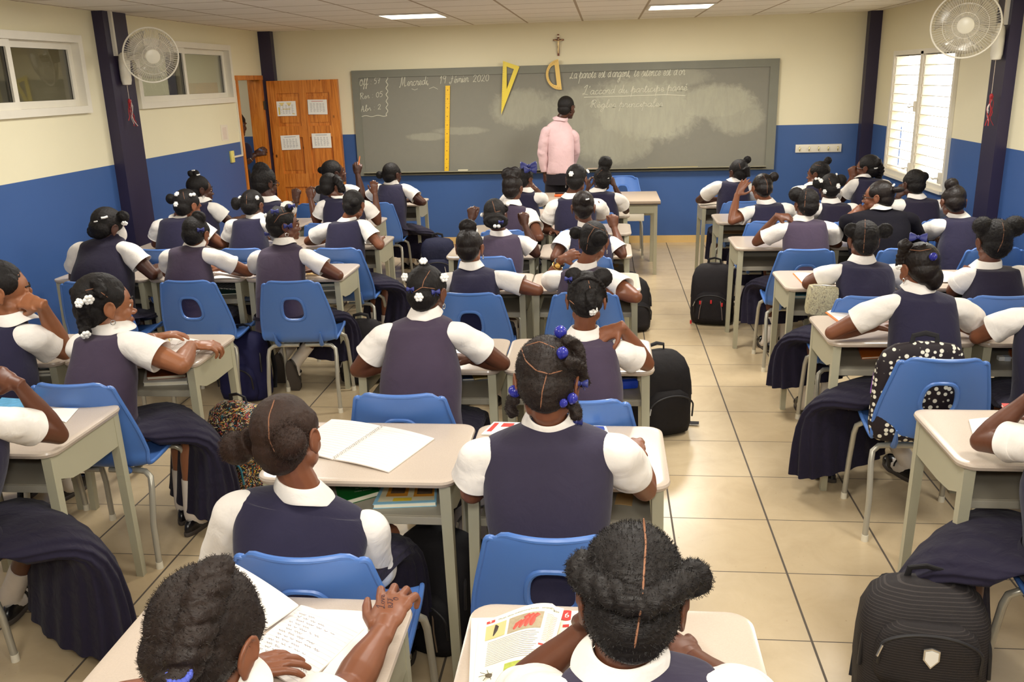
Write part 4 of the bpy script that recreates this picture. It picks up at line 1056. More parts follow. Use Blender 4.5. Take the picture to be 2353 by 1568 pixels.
    if amp:
        ds = np.array([noise.noise(V(p)*95)*.6 + noise.noise(V(p)*200)*.4 for p in co_], np.float32)*amp*1.6
        tmp.vertices.foreach_set('co', (co_ + nr*ds[:, None]).ravel()); tmp.update()
    ns = H.get('strands', 0)
    if ns:
        vs = [v.co.copy() for v in tmp.vertices]; fs = [tuple(p.vertices) for p in tmp.polygons]; rnd = random.Random(sum(map(ord, id)))
        Ls = H.get('slen', .014)
        for _ in range(ns):
            i = rnd.randrange(len(co_)); p = V(co_[i]); n_ = V(nr[i])
            if n_.z < -.5 and p.z < hc.z - .04: continue
            if H.get('puff_only') and min((p - on_plane(b[0], b[1], b[3] if len(b) > 3 else 0)).length*ppm(p)/b[2] for b in H['buns']) > 1.45: continue
            t_ = V((rnd.uniform(-1, 1), rnd.uniform(-1, 1), rnd.uniform(-1, 1))); t_ = (t_ - n_*t_.dot(n_)).normalized(); b_ = n_.cross(t_); o = len(vs); L_ = Ls*rnd.uniform(.5, 1.2); wd = .0005
            k = rnd.uniform(-1, 1)
            for j in range(5):
                f_ = j/4; c_ = p + n_*(L_*.62*math.sin(f_*1.9)) + t_*(L_*.55*f_) + b_*(L_*.25*math.sin(f_*5*k))
                vs += [c_ + b_*wd*(1-f_*.7), c_ - b_*wd*(1-f_*.7)]
                if j: a = o+2*j; fs.append((a-2, a-1, a+1, a))
        bpy.data.meshes.remove(tmp); tmp = bpy.data.meshes.new('hair'); tmp.from_pydata(vs, [], fs); tmp.update()
    shift(tmp, -root.location); tmp.materials.clear(); tmp.materials.append(HAIR[hm]); ho = link('hair', tmp, root, True, 180)
    for prt in H.get('parts', []):
        pts = []
        for a, b in zip(prt, prt[1:]):
            for j in range(6): pts.append(hit(a[0] + (b[0]-a[0])*j/6, a[1] + (b[1]-a[1])*j/6, -.0002)[0])
        pts.append(hit(*prt[-1])[0])
        if len(pts) > 4: pts = [pts[0]] + [(pts[i-1]+pts[i]*2+pts[i+1])/4 for i in range(1, len(pts)-1)] + [pts[-1]]
        MB().tube(pts, [.0010*s] + [.0019*s]*(len(pts)-2) + [.0008*s], 6).build('parting', M_PART, ho)
    for cl in H.get('clips', []):
        px, py, kind, rp = cl[:4]; p, n_ = hit(px, py, .003); q = rp/ppm(p); x, y2, z2 = frame_of(n_ if n_.length > .1 else V((0, -1, 0)), V((0, 0, 1)))
        m = MB()
        if kind == 'flower':
            for j in range(6):
                a = j*math.pi/3; m.ell(p + (x*math.cos(a) + y2*math.sin(a))*q*.55 + n_*.002, q*.40, None, 8, 6)
            m.ell(p + n_*.007, q*.35, None, 8, 6); m.build('flower_clip', M_CLIPW, root)
        elif kind == 'ball':
            for sx in (-1, 1): m.ell(p + x*sx*q*.55 + n_*q*.3, q*.55, None, 10, 7)
            m.tube([p - x*q*.5, p + x*q*.5], q*.15, 6); m.build('ball_clip', M_CLIPW, root)
        elif kind == 'pin':
            m.tube([p - x*q + n_*.002, p + n_*.004, p + x*q + y2*q*.3 + n_*.002], q*.38, 8); m.build('hair_clip', M_CLIPW, root)
        elif kind == 'shell':
            m.ell(p + n_*q*.5, q, None, 16, 12)
            for j in range(9):
                a = (j-4)*.33; m.tube([p + n_*q*.5 + (x*math.sin(a)*math.cos(b)+ -V((0, 1, 0))*math.cos(a)*math.cos(b) + V((0, 0, 1))*math.sin(b))*q*1.0 for b in np.linspace(-1.4, 1.4, 8)], q*.10, 5)
            m.build('ball_clip', M_SHELL, root)
        elif kind in ('bow', 'bigbow'):
            n_ = (n_*.4 + (CP - p).normalized()).normalized(); p = p + n_*q*.25; x, y2, z2 = frame_of(n_, V((0, 0, 1)))
            for sx in (-1, 1):
                m.loft([[p + n_*.004 + x*sx*q*f + y2*math.cos(a)*q*g + n_*math.sin(a)*q*g*.45 for a in (2*math.pi*j/10 for j in range(10))] for f, g in ((.05, .16), (.4, .42), (.9, .62), (1.0, .5))])
                if kind == 'bow': m.tube([p + n_*.005, p + x*sx*q*.5 - y2*q*1.0*0 - V((0, 0, q*1.0)) + n_*.004], [q*.18, q*.26], 6, flat=.3)
            m.ell(p + n_*.006, q*.25, None, 8, 6); m.build('ribbon_bow', M_BOW, root)
        elif kind == 'band':
            rad_ = q; ctr = on_plane(px, py, cl[4] if len(cl) > 4 else 0)
            m2 = [ctr + V((math.cos(a)*rad_, math.sin(a)*rad_*.9, math.sin(a)*rad_*.35)) for a in (2*math.pi*j/28 for j in range(28))]
            for z in m2: m.ell(z, rad_*.13, None, 7, 5)
            m.build('beaded_hair_band', M_CLIPW, root)
        elif kind == 'tie':
            ctr = hit(px, py, -.008)[0]
            m2 = [ctr + V((math.cos(a)*q, math.sin(a)*q*.8, math.sin(a)*q*.3 + .10*q*math.sin(a*14))) for a in (2*math.pi*j/60 for j in range(60))]
            m.tube(m2, q*.28, 8, closed=True); m.build('hair_tie', plain('blue hair tie', (70, 84, 176), .7), root)
    # ---- face
    if face or glasses:
        for sx in (-1, 1):
            ec = hc + Mh @ (V((sx*.030, .0738, -.004))*s)
            eo = MB().ell(ec, .0102*s, None, 12, 8).build('eye', M_EYE, root); MB().ell(ec + Mh @ V((0, .0056*s, 0)), .0058*s, None, 8, 6).build('iris', M_IRIS, eo)
            MB().tube([hc + Mh @ (V((sx*a, b, c_))*s) for a, b, c_ in ((.014, .094, .019), (.03, .092, .026), (.046, .078, .022))], .0032*s, 6).build('eyebrow', HAIR['black'], root)
        MB().tube([hc + Mh @ (V((a, b, -.071))*s) for a, b in ((-.022, .087), (0, .0985), (.022, .087))], [.003*s, .0052*s, .003*s], 8).build('lips', M_LIP, root)
    if glasses:
        m = MB()
        for sx in (-1, 1):
            m.tube([hc + Mh @ (V((sx*.032 + math.cos(a)*.024, .100 - abs(math.cos(a)*.3+sx*.3)*.012, -.004 + math.sin(a)*.017))*s) for a in (2*math.pi*j/18 for j in range(18))], .0022*s, 6, closed=True)
            m.tube([hc + Mh @ (V((sx*x_, y_, z_))*s) for x_, y_, z_ in ((.056, .094, .002), (.078, .03, .0), (.084, -.012, .002))], .0024*s, 6)
        m.tube([hc + Mh @ (V((x_, .101, .0))*s) for x_ in (-.009, 0, .009)], .002*s, 6); m.build('glasses', M_GLASSES, root)
    for e_ in ears:
        sx = -1 if e_ == 'L' else 1; m = MB(); c_ = hc + Mh @ (V((sx*.086, -.006, -.054))*s)
        m.tube([c_ + Mh @ V((0, math.cos(a)*.010, math.sin(a)*.010)) for a in (2*math.pi*j/16 for j in range(16))], .002, 6, closed=True); m.build('earring', M_SILVER, root)
    PEOPLE[id] = dict(root=root, C7=C7, mid=mid, hipc=hipc, arms=arms, s=s, hc=hc, w=w, y=y, fat=fat)
    return root
PEOPLE = {}
# ------------------------------------------------------------------ seats
ROWS = {'c': [1.33, 2.46, 3.55, 5.02, 6.04, 6.96, 7.86], 'l': [2.62, 3.61, 5.36, 6.46, 7.47, 8.78], 'r': [2.66, 3.98, 5.06, 6.30, 7.44, 8.40]}
CX = {'c': {'R': [.015, -.12, -.11, -.11, -.13, -.11, -.10], 'L': [-.77, -.78, -.765, -.765, -.79, -.77, -.76]},
      'l': {'C': [-2.21, -2.15, -1.985, -2.0, -2.30, -2.165], 'B': [-2.87, -2.81, -2.645, -2.66, -2.965, -2.83], 'A': [-3.53, -3.47, -3.305, -3.32, -3.63, -3.49]},
      'r': {'A': [1.435, 1.35, 1.36, 1.25, 1.255, 1.215], 'B': [2.09, 2.006, 2.014, 1.906, 1.911, 1.872], 'C': [2.66, 2.66, 2.666, 2.562, 2.567, 2.528]}}
ORD = ['first', 'second', 'third', 'fourth', 'fifth', 'sixth', 'seventh']
BLOCK = {'c': 'centre block', 'l': 'door-side block', 'r': 'window-side block'}
COLN = {('c', 'L'): 'door-side column', ('c', 'R'): 'aisle column', ('l', 'A'): 'column along the wall', ('l', 'B'): 'middle column', ('l', 'C'): 'aisle column',
        ('r', 'A'): 'aisle column', ('r', 'B'): 'middle column', ('r', 'C'): 'column under the window wall'}
def board_row(k):                     # 0 = the row at the chalkboard
    return 7 - int(k[1]) if k[0] == 'c' else int(k[1]) - 1
def where(k):
    b, c = k[0], k[2]
    return f"{ORD[board_row(k)]} row from the chalkboard, {BLOCK[b]}, {COLN[(b, c)]}"
def seat_xy(k):
    b, c = k[0], k[2]; i = len(ROWS[b]) - 1 - board_row(k); yy = ROWS[b][i]
    return CX[b][c][i], yy
DESKS = ['c1R', 'c2R', 'c3R', 'c4R', 'c5R', 'c6R', 'c7R', 'c1L', 'c2L', 'c3L', 'c4L', 'c5L', 'c6L', 'c7L',
         'l1C', 'l2C', 'l2B', 'l3C', 'l3B', 'l3A', 'l4C', 'l4B', 'l4A', 'l5C', 'l5B', 'l6C',
         'r1A', 'r2A', 'r2B', 'r3A', 'r3B', 'r4A', 'r4B', 'r4C', 'r5A', 'r5B', 'r6A']
LAB = {}
for k in DESKS:
    x, yn = seat_xy(k); desk(x, yn + .246, 'beige school desk, ' + where(k))

# ------------------------------------------------------------------ students
def student(k, what, c7, hd, sh, seat_k=None, dy=-.15, chair_at=None, rz=0, **kw):
    x, yn = seat_xy(k); y = yn + dy
    lab = f"person in navy pinafore {what}, {ORD[board_row(k)]} row, {BLOCK[k[0]]}"
    if k == 'r3B': lab = lab.replace('navy pinafore and ', '')
    if len(lab.split()) > 16: print('LABEL LONG', len(lab.split()), lab)
    b = k[0]; i = len(ROWS[b]) - 1 - board_row(k)
    cy0 = max(yn - .30, ROWS[b][i-1] + .492 + .318) if i else yn - .30      # pushed in as far as the desk behind leaves room
    if chair_at: cy0 = chair_at[1]
    hx, hy = kw.pop('hip', (0, 0)); kw['hip'] = (hx, max(hy, cy0 - .045 - (y - .12)))
    kw.setdefault('kx', x)
    r = person(k, lab, y, c7, hd, sh, **kw)
    p = PEOPLE[k]['hipc']
    if chair_at is not False:
        cx, cy = chair_at or (min(p.x + .07, max(p.x - .07, x)), cy0); chair(cx, cy, 'blue school chair, ' + where(k), rz)
    return r
F = 'fist'
B_ = V
# centre block, aisle column
student('c1R', 'bending over the open textbook, beaded hair ties', (1430, 1545), (1453, 1352, 262), ((1280, 1592), (1660, 1572)), lod=0, yaw=3, pitch=20, vest='slate', skin=1, dy=-.20, hdy=.05,
        L=dict(e=(1150, 1600, 't', None), w=(1350, 1445, .17), pose=F, n=(0, 1, .2)), Rr=dict(e=(1760, 1640, 't', None)),
        hair=dict(mat='combed', buns=[(1592, 1325, 40, -.02, (1, .9, 1.05)), (1350, 1318, 40, -.02, (1.1, .8, .85))], swirl=True, t=.010, fuzz=.0013, strands=9000, slen=.007,
                  braids=[dict(p=[(1335, 1295), (1365, 1335), (1420, 1362), (1476, 1378), (1530, 1355), (1575, 1330)], r=32, turns=5, taper=0, lift=.016)],
                  parts=[[(1479, 1192), (1484, 1250), (1480, 1310), (1477, 1365)], [(1472, 1405), (1466, 1440), (1458, 1490)]]))
student('c1L', 'writing in an open notebook, blue hair tie', (470, 1625), (472, 1452, 262), ((320, 1690), (640, 1690)), lod=0, yaw=8, pitch=32, vest='navy', skin=2, dy=-.18, hdy=.06,
        Rr=dict(e=(800, 1585, 't', .797), w=(880, 1452, 't', .835), hd=(.06, .95, .22), n=(-.05, -.6, .9), pose='drape', spread=.32, hs=1.08, thumb=(.75, .62, -.25)), L=dict(e=(180, 1640, 't', None), w=(520, 1560, 't', .797)),
        hair=dict(t=.012, fuzz=.0012, strands=6000, slen=.008, buns=[], mat='umber', braids=[dict(p=[(488, 1335), (470, 1375), (452, 1420), (440, 1470), (425, 1520), (402, 1568)], r=46, turns=3.2, taper=.25, lift=.026)],
                  clips=[(410, 1548, 'tie', 26, -.11)]))
student('c2R', 'reading papers, blue ball clips and blue bows', (1262, 975), (1256, 862, 158), ((1110, 1020), (1405, 1012)), chair_at=(-0.13, 2.25), lod=0, yaw=0, pitch=24, vest='slate', skin=2, dy=-.24, fat=1.02, sleeves=(1, .5), hdy=.03,
        Rr=dict(e=(1482, 1125, 'y', 2.42), w=(1466, 1045, 't', .83), hs=1.12, clamp=False, hd=(-.25, 1, .0), n=(0, -.5, 1), pose='loose'), L=dict(e=(1085, 1130, .05), w=(1160, 1030, 't', .797)),
        hair=dict(t=.009, strands=7000, slen=.006, fuzz=.0014, mat='umber', buns=[(1180, 915, 15), (1310, 922, 15)], swirl=False,
                  braids=[dict(p=[(1290, 790), (1318, 790), (1332, 815), (1335, 850)], r=17), dict(p=[(1292, 835), (1320, 838), (1338, 860), (1345, 885)], r=16), dict(p=[(1184, 915, -.02), (1172, 935, -.02), (1182, 955, -.02)], r=15), dict(p=[(1308, 920, -.03), (1322, 940, -.04), (1325, 962, -.05)], r=16)],
                  parts=[[(1198, 800), (1208, 830), (1232, 852), (1262, 860), (1292, 852)], [(1256, 862), (1246, 900), (1242, 940)], [(1208, 795), (1240, 785), (1275, 800)]],
                  clips=[(1286, 770, 'shell', 15), (1287, 815, 'shell', 14), (1184, 905, 'shell', 14), (1308, 912, 'shell', 13), (1291, 922, 'shell', 10), (1338, 880, 'bow', 16), (1322, 968, 'bow', 15)]))
student('c2L', 'with long white sleeves at a spiral notebook', (692, 1140), (655, 992, 160), ((548, 1142), (842, 1190)), chair_at=(-0.74, 2.125), lod=0, yaw=10, pitch=8, roll=-8, vest='navy', skin=2, dy=-.20, shy=(-.02, .06), ears='', long=(True, True),
        L=dict(e=(500, 1300, .05), w=(560, 1330, .25)), Rr=dict(e=(858, 1312, .10), w=(884, 1296, .28)), face=True, hip=(-.02, .0),
        hair=dict(mat='brown', t=.006, strands=9000, slen=.014, puff_only=True, fuzz=.0012, buns=[(666, 1018, 40, -.10), (546, 1030, 40, .02)], swirl=False, parts=[[(632, 915), (617, 960), (618, 1010), (632, 1040)]]))
student('c3R', 'resting neck on hand, white flower clip', (1342, 770), (1347, 678, 86), ((1272, 790), (1420, 790)), chair_at=(-0.08, 3.22), lod=1, sleeves=(1, .5), yaw=0, pitch=22, vest='plum', skin=2, ears='',
        Rr=dict(e=(1486, 836, 't', None), w=(1418, 738, -.02), hd=(-.85, .15, -.5), n=(.3, -.6, .7), pose='open'), L=dict(e=(1225, 838, 't', None)),
        hair=dict(t=.007, buns=[(1319, 634, 19), (1384, 637, 21)], fuzz=.002, parts=[[(1352, 645), (1358, 672)], [(1320, 700), (1308, 690)]],
                  braids=[dict(p=[(1310, 690), (1318, 655), (1348, 640), (1380, 655), (1392, 695)], r=6, taper=0, turns=12), dict(p=[(1358, 668), (1356, 690), (1360, 708)], r=13)], clips=[(1362, 714, 'flower', 13), (1308, 640, 'bow', 9)]))
student('c3L', 'both elbows on desk, four white flower clips', (972, 722), (980, 662, 88), ((890, 752), (1040, 745)), chair_at=(-0.75, 3.26), lod=1, yaw=14, pitch=14, vest='plum', skin=1, fat=1.12, ears='R', dy=-.15,
        L=dict(e=(822, 850, 't', .797), w=(880, 845, 't', .797)), Rr=dict(e=(1155, 835, 't', .797), w=(1085, 828, 't', .797)),
        hair=dict(t=.006, fuzz=.0014, buns=[(944, 640, 13), (1010, 640, 13), (963, 690, 12), (975, 612, 12)], parts=[[(988, 622), (974, 645), (970, 660)], [(950, 672), (970, 660), (1000, 664)]],
                  clips=[(973, 602, 'flower', 11), (932, 637, 'flower', 11), (1020, 638, 'flower', 12), (963, 683, 'flower', 12), (945, 664, 'bow', 9), (999, 671, 'bow', 10)]))
student('c4R', 'wearing a watch, hand raised to the neck', (1342, 612), (1364, 548, 72), ((1284, 628), (1393, 622)), chair_at=(-0.1, 4.83), lod=1, yaw=14, pitch=20, vest='plum', skin=2, ears='R',
        L=dict(e=(1258, 650, 't', .80), w=(1291, 595, .06), hd=(.8, .3, .25), n=(-.3, -.8, .4), pose='loose'), Rr=dict(e=(1462, 683, 't', None), w=(1405, 672, 't', None)),
        hair=dict(t=.006, fuzz=.0016, buns=[(1323, 535, 13), (1378, 548, 17, -.09)], parts=[[(1350, 513), (1366, 522), (1395, 532)], [(1366, 523), (1352, 545), (1347, 580)], [(1393, 530), (1396, 545)]]))
student('c4L', 'with white beaded band round the topknot', (1080, 612), (1078, 562, 66), ((1035, 632), (1145, 628)), chair_at=(-0.72, 4.83), lod=1, yaw=4, pitch=8, vest='navy', skin=2,
        Rr=dict(e=(1236, 667, 't', None), w=(1170, 660, 't', None)), L=dict(e=(985, 668, 't', None)), ears='R',
        hair=dict(t=.005, fuzz=.001, mat='sleek', buns=[(1076, 520, 19, .0, (1, 1, .8))], clips=[(1077, 531, 'band', 19, .0)]))
student('c5R', 'holding one fist up beside the head', (1350, 520), (1340, 471, 53), ((1304, 532), (1408, 548)), lod=2, yaw=-4, pitch=12, vest='navy', skin=1,
        Rr=dict(e=(1430, 585, 't', None), w=(1412, 525, .05), hd=(-.1, .1, 1), n=(0, -1, .2), pose=F), L=dict(e=(1275, 592, 't', None)),
        hair=dict(t=.006, buns=[(1345, 460, 11, -.09)], mat='sleek', clips=[(1349, 459, 'pin', 4)]))
student('c5L', 'holding up both fists, white ball clips', (1148, 537), (1137, 489, 56), ((1106, 548), (1200, 546)), lod=2, yaw=4, pitch=16, vest='plum', skin=0,
        Rr=dict(e=(1232, 583, 't', None), w=(1207, 520, .05), hd=(-.1, .1, 1), n=(0, -1, .2), pose=F), L=dict(e=(1068, 580, 't', None), w=(1083, 506, .12), hd=(.1, .1, 1), n=(0, -1, .2), pose=F),
        hair=dict(t=.007, buns=[(1140, 508, 20, -.09, (1.4, .8, .7)), (1160, 480, 8)], parts=[[(1131, 462), (1135, 475), (1138, 488)], [(1138, 488), (1150, 485)]], clips=[(1110, 494, 'ball', 8), (1165, 471, 'ball', 8), (1142, 519, 'ball', 8), (1151, 510, 'bow', 6)]))
student('c6R', 'with broad back, oval white clip', (1312, 451), (1324, 407, 52), ((1276, 462), (1370, 460)), lod=2, yaw=10, pitch=8, vest='navy', skin=1, fat=1.05, ears='L',
        L=dict(e=(1252, 527, 't', None), w=(1270, 532, 't', None)), Rr=dict(e=(1395, 510, 't', None)), hair=dict(t=.008, clips=[(1313, 400, 'flower', 7), (1350, 394, 'flower', 6)]))
student('c6L', 'with hair rolled up high above plain collar', (1176, 466), (1177, 428, 48), ((1160, 476), (1214, 482)), lod=2, yaw=14, pitch=6, vest='plum', skin=1,
        Rr=dict(e=(1240, 545, 't', None)), hair=dict(t=.008, buns=[(1168, 400, 14), (1183, 398, 14), (1176, 408, 18)], mat='sleek'))
student('c7R', 'resting the head on both hands', (1375, 437), (1385, 409, 44), ((1352, 446), (1417, 446)), lod=2, yaw=0, pitch=10, vest='navy', skin=0,
        Rr=dict(e=(1438, 484, 't', None), w=(1413, 430, .10), hd=(-.3, .2, 1), n=(1, -.3, .2), pose='loose'), L=dict(e=(1345, 480, 't', None), w=(1352, 425, .08), hd=(.1, .2, 1), n=(-1, -.4, .2), pose='loose'),
        hair=dict(t=.006, buns=[(1391, 374, 16, .0, (1, 1, .95))], swirl=False, fuzz=.003, strands=1200, parts=[[(1372, 402), (1384, 390)]], clips=[(1397, 410, 'pin', 2)]))
student('c7L', 'with big navy bow, chin on hand', (1206, 438), (1203, 408, 42), ((1168, 447), (1234, 447)), lod=2, yaw=30, pitch=6, vest='navy', skin=1, face=True,
        Rr=dict(e=(1262, 468, 't', None), w=(1230, 433, .12), hd=(-.6, .1, .5), n=(.3, -.5, .6), pose=F), hair=dict(t=.006, clips=[(1214, 384, 'bigbow', 19), (1216, 392, 'bigbow', 15)]))
# door-side block
student('l6C', 'at the frame edge, elbow on desk', (-135, 915), (-150, 808, 120), ((-270, 945), (-5, 950)), knee=(.20, .28), lod=1, yaw=10, pitch=5, vest='navy', skin=1, fat=1.1, socks=True, chair_at=(-2.30, 2.30), dy=-.16, sleeves=(1, .5), hem=.10,
        Rr=dict(e=(135, 1000, 't', .80), w=(15, 850, .08), hd=(-.9, .1, .3), n=(0, -.7, .7), pose='loose'), shoes=[(25, 1370, .10, (-.25, 1, 0)), (150, 1400, .09, (.55, .8, 0))], spread=(0, .03), hair=dict(t=.008))
student('l5C', 'in profile, white flower clips on the braid', (240, 757), (234, 688, 112), ((172, 780), (292, 772)), chair_at=(-2.08, 3.34), knee=(.27, .25), lod=1, yaw=42, pitch=4, vest='plum', skin=3, face=True, ears='R', socks=True, hem=.11,
        Rr=dict(e=(415, 840, 't', .797), w=(446, 782, 't', .795), hd=(.75, .35, -.1), n=(0, -.2, 1), pose='loose'), L=dict(e=(330, 800, 't', .797), w=(345, 777, 't', .795), hd=(.9, .2, 0)),
        spread=(0, .03), hair=dict(t=.006, fuzz=.0016, buns=[(175, 672, 13)], parts=[[(196, 668), (214, 664)], [(188, 700), (200, 672)], [(232, 672), (248, 684)]], braids=[dict(p=[(215, 648), (232, 668), (228, 680)], r=14), dict(p=[(196, 680), (194, 705), (192, 735, -.10), (196, 765, -.11)], r=17)],
                                  clips=[(184, 697, 'flower', 13), (203, 688, 'flower', 14), (196, 768, 'flower', 13)]))
student('l5B', 'in profile, knuckles against the mouth', (14, 735), (-2, 655, 108), ((-85, 760), (52, 755)), lod=1, yaw=55, pitch=8, vest='navy', skin=3, face=True, fat=1.05, ears='',
        Rr=dict(e=(148, 808, 't', .797), w=(88, 688, .02), hd=(-.8, .15, .1), n=(.1, -.7, .7), pose=F), hair=dict(t=.004))
student('l4C', 'smiling in profile, navy ribbon bows', (648, 558), (648, 510, 62), ((592, 582), (695, 575)), knee=(.16, .36), lod=1, yaw=58, pitch=0, vest='plum', skin=1, face=True, ears='R', socks=True, shoes=[(648, 822, .17, (-.05, .28, -.95)), (676, 838, .17, (.03, .28, -.95))],
        Rr=dict(e=(778, 633, 't', None), w=(722, 622, 't', None)), chair_at=(-1.84, 5.14), rz=R(4), dy=-.10,
        hair=dict(t=.007, buns=[(622, 520, 12), (636, 485, 12), (664, 478, 10)], swirl=False, parts=[[(630, 512), (642, 495), (662, 489), (678, 490)], [(652, 489), (646, 476)]], clips=[(632, 487, 'bow', 9), (669, 474, 'bow', 8), (661, 518, 'bow', 10), (617, 537, 'bow', 8), (612, 496, 'flower', 6)]))
student('l4B', 'writing with arm bent on desk, blue clip', (440, 562), (450, 532, 54), ((388, 575), (474, 575)), lod=1, yaw=6, pitch=22, vest='plum', skin=2,
        Rr=dict(e=(572, 625, 't', .797), w=(510, 618, 't', .797)), L=dict(e=(385, 628, 't', None), w=(425, 618, 't', None)), chair_at=(-2.46, 5.16),
        hair=dict(t=.007, buns=[(458, 500, 15)], clips=[(460, 528, 'bow', 8)]))
student('l4A', 'leaning over the desk by the blue wall', (246, 540), (248, 516, 70), ((182, 562), (284, 560)), lod=1, yaw=28, pitch=26, vest='dark', skin=0, fat=1.28, dy=-.06,
        Rr=dict(e=(350, 630, 't', .80), w=(385, 602, 't', .797)), L=dict(e=(172, 640, .1)), chair_at=(-3.08, 5.14), spread=(0, .05),
        hair=dict(t=.007, buns=[(216, 532, 13), (284, 498, 13)], clips=[(240, 501, 'pin', 7), (286, 512, 'flower', 8), (221, 510, 'pin', 4)]))
student('l3C', 'with back to us, short plain hair', (795, 505), (812, 466, 50), ((752, 515), (832, 508)), chair_at=(-1.85, 6.17), knee=(.22, .26), lod=2, yaw=6, pitch=16, vest='navy', skin=2,
        Rr=dict(e=(872, 565, 't', None), w=(874, 545, 't', None)), L=dict(e=(708, 555, 't', None), w=(760, 550, 't', None)), hair=dict(t=.006, buns=[(816, 465, 10, -.09)]), spread=(0, .03))
student('l3B', 'between two buns with white clips', (582, 498), (580, 466, 48), ((535, 508), (605, 504)), chair_at=(-2.54, 6.18), lod=2, yaw=10, pitch=14, vest='navy', skin=1,
        L=dict(e=(522, 560, 't', None)), hair=dict(t=.007, buns=[(543, 468, 11, .0, (.9, .9, 1.3))], parts=[[(567, 446), (566, 470)]], clips=[(551, 455, 'flower', 6), (590, 455, 'flower', 6)]))
student('l3A', 'with white double-ball clip by the pillar', (408, 496), (430, 466, 56), ((366, 508), (445, 506)), chair_at=(-3.14, 6.17), lod=2, yaw=26, pitch=12, vest='navy', skin=2,
        Rr=dict(e=(512, 562, 't', None), w=(470, 556, 't', None)), L=dict(e=(358, 560, .05)), hair=dict(t=.007, buns=[(394, 457, 11)], parts=[[(420, 440), (424, 458)]], clips=[(407, 447, 'flower', 7), (440, 449, 'ball', 8), (405, 470, 'flower', 7)]))
student('l2A', 'in profile, white clips on the topknot', (458, 460), (457, 430, 50), ((440, 470), (484, 468)), lod=2, yaw=48, pitch=4, vest='navy', skin=0, face=True, ears='R',
        Rr=dict(e=(532, 513, 't', None), w=(560, 500, 't', None)), hair=dict(t=.004, buns=[(439, 399, 7), (451, 398, 7)], clips=[(445, 393, 'pin', 4), (455, 402, 'pin', 4)]))
student('l2B', 'wearing glasses, in front of the doorway', (615, 458), (607, 415, 52), ((590, 470), (652, 470)), lod=2, yaw=32, pitch=6, vest='navy', skin=0, glasses=True,
        Rr=dict(e=(684, 482, 't', None), w=(682, 462, .15), hd=(0, .1, 1), n=(0, -1, .1), pose=F), hair=dict(t=.018, buns=[(602, 392, 18)], fuzz=.003))
student('l2C', 'with ponytail, both hands raised', (775, 452), (758, 424, 46), ((744, 462), (838, 464)), lod=2, yaw=24, pitch=12, vest='navy', skin=1,
        Rr=dict(e=(868, 510, 't', None), w=(862, 446, .08), hd=(-.1, .1, 1), n=(0, -1, .2), pose='loose'), L=dict(e=(728, 512, 't', None), w=(714, 458, .08), hd=(-.1, .1, 1), n=(0, -1, .1), pose='grip'),
        hair=dict(t=.008, buns=[(735, 436, 9)], braids=[dict(p=[(770, 410), (782, 425, -.09), (786, 440, -.09)], r=10)]))
student('l1B', 'looking up with raised pencil', (754, 420), (764, 393, 46), ((738, 428), (800, 428)), lod=2, yaw=50, pitch=-12, vest='navy', skin=0, face=True,
        Rr=dict(e=(832, 452, .02), w=(822, 402, .05), hd=(.1, .1, 1), n=(.2, -1, .1), pose='grip'), hair=dict(t=.006, buns=[(738, 391, 7)]))
student('l1C', 'at the end desk beside the chalkboard', (897, 421), (900, 397, 42), ((869, 426), (931, 426)), knee=(.10, .38), lod=2, yaw=30, pitch=4, vest='navy', skin=0, face=True, socks=True,
        Rr=dict(e=(972, 465, 't', None), w=(945, 462, 't', None)), L=dict(e=(842, 460, .08)), hair=dict(t=.005, buns=[(873, 402, 8)]), shoes=[(930, 598, .085, (.3, 1, 0)), (948, 598, .085, (.4, 1, 0))], spread=(0, .08))
# window-side block
student('r1A', 'leaning on one elbow under the chalkboard corner', (1692, 414), (1697, 391, 44), ((1652, 420), (1722, 424)), lod=2, yaw=-26, pitch=8, vest='navy', skin=0, face=True,
        L=dict(e=(1606, 460, 't', None), w=(1648, 458, 't', None)), hair=dict(t=.006, buns=[(1717, 367, 8)], parts=[[(1696, 366), (1702, 390)]], braids=[dict(p=[(1712, 385), (1716, 405)], r=9)]))
student('r1B', 'in profile, below the coat hooks', (1872, 424), (1882, 395, 44), ((1848, 430), (1912, 430)), lod=2, yaw=-52, pitch=2, vest='navy', skin=1, face=True,
        L=dict(e=(1815, 452, 't', None)), hair=dict(t=.005, buns=[(1902, 369, 8)], fuzz=.003, parts=[[(1868, 378), (1886, 381)]]))
student('r1C', 'wearing glasses, fist at the mouth', (1988, 407), (1996, 381, 46), ((1967, 415), (2032, 414)), lod=2, yaw=-55, pitch=-2, vest='navy', skin=1, face=True, glasses=True,
        L=dict(e=(1935, 458, 't', None), w=(1958, 408, .05), hd=(-.1, .1, 1), n=(-.6, -.8, .1), pose=F), hair=dict(t=.007, clips=[(2012, 387, 'pin', 4)], braids=[dict(p=[(2015, 370), (2022, 390), (2018, 410)], r=9)]))
student('r2A', 'resting the head on spread fingers', (1762, 464), (1752, 427, 50), ((1730, 476), (1803, 470)), lod=2, yaw=-10, pitch=18, vest='navy', skin=2,
        L=dict(e=(1682, 508, 't', None), w=(1694, 447, .06), hd=(.5, .1, .8), n=(-.6, -.6, -.3), pose='open'), hair=dict(t=.006, buns=[(1778, 406, 10)], parts=[[(1754, 402), (1763, 420), (1763, 445)]], mat='sleek'))
student('r2B', 'with six white clips on two bunches', (1912, 462), (1907, 427, 50), ((1885, 472), (1958, 472)), lod=2, yaw=0, pitch=12, vest='dark', skin=0,
        hair=dict(t=.007, buns=[(1880, 420, 12), (1930, 415, 13)], parts=[[(1902, 402), (1910, 425)]], clips=[(1878, 412, 'ball', 6), (1886, 416, 'flower', 6), (1922, 402, 'pin', 5), (1925, 428, 'flower', 7), (1896, 440, 'flower', 6)]))
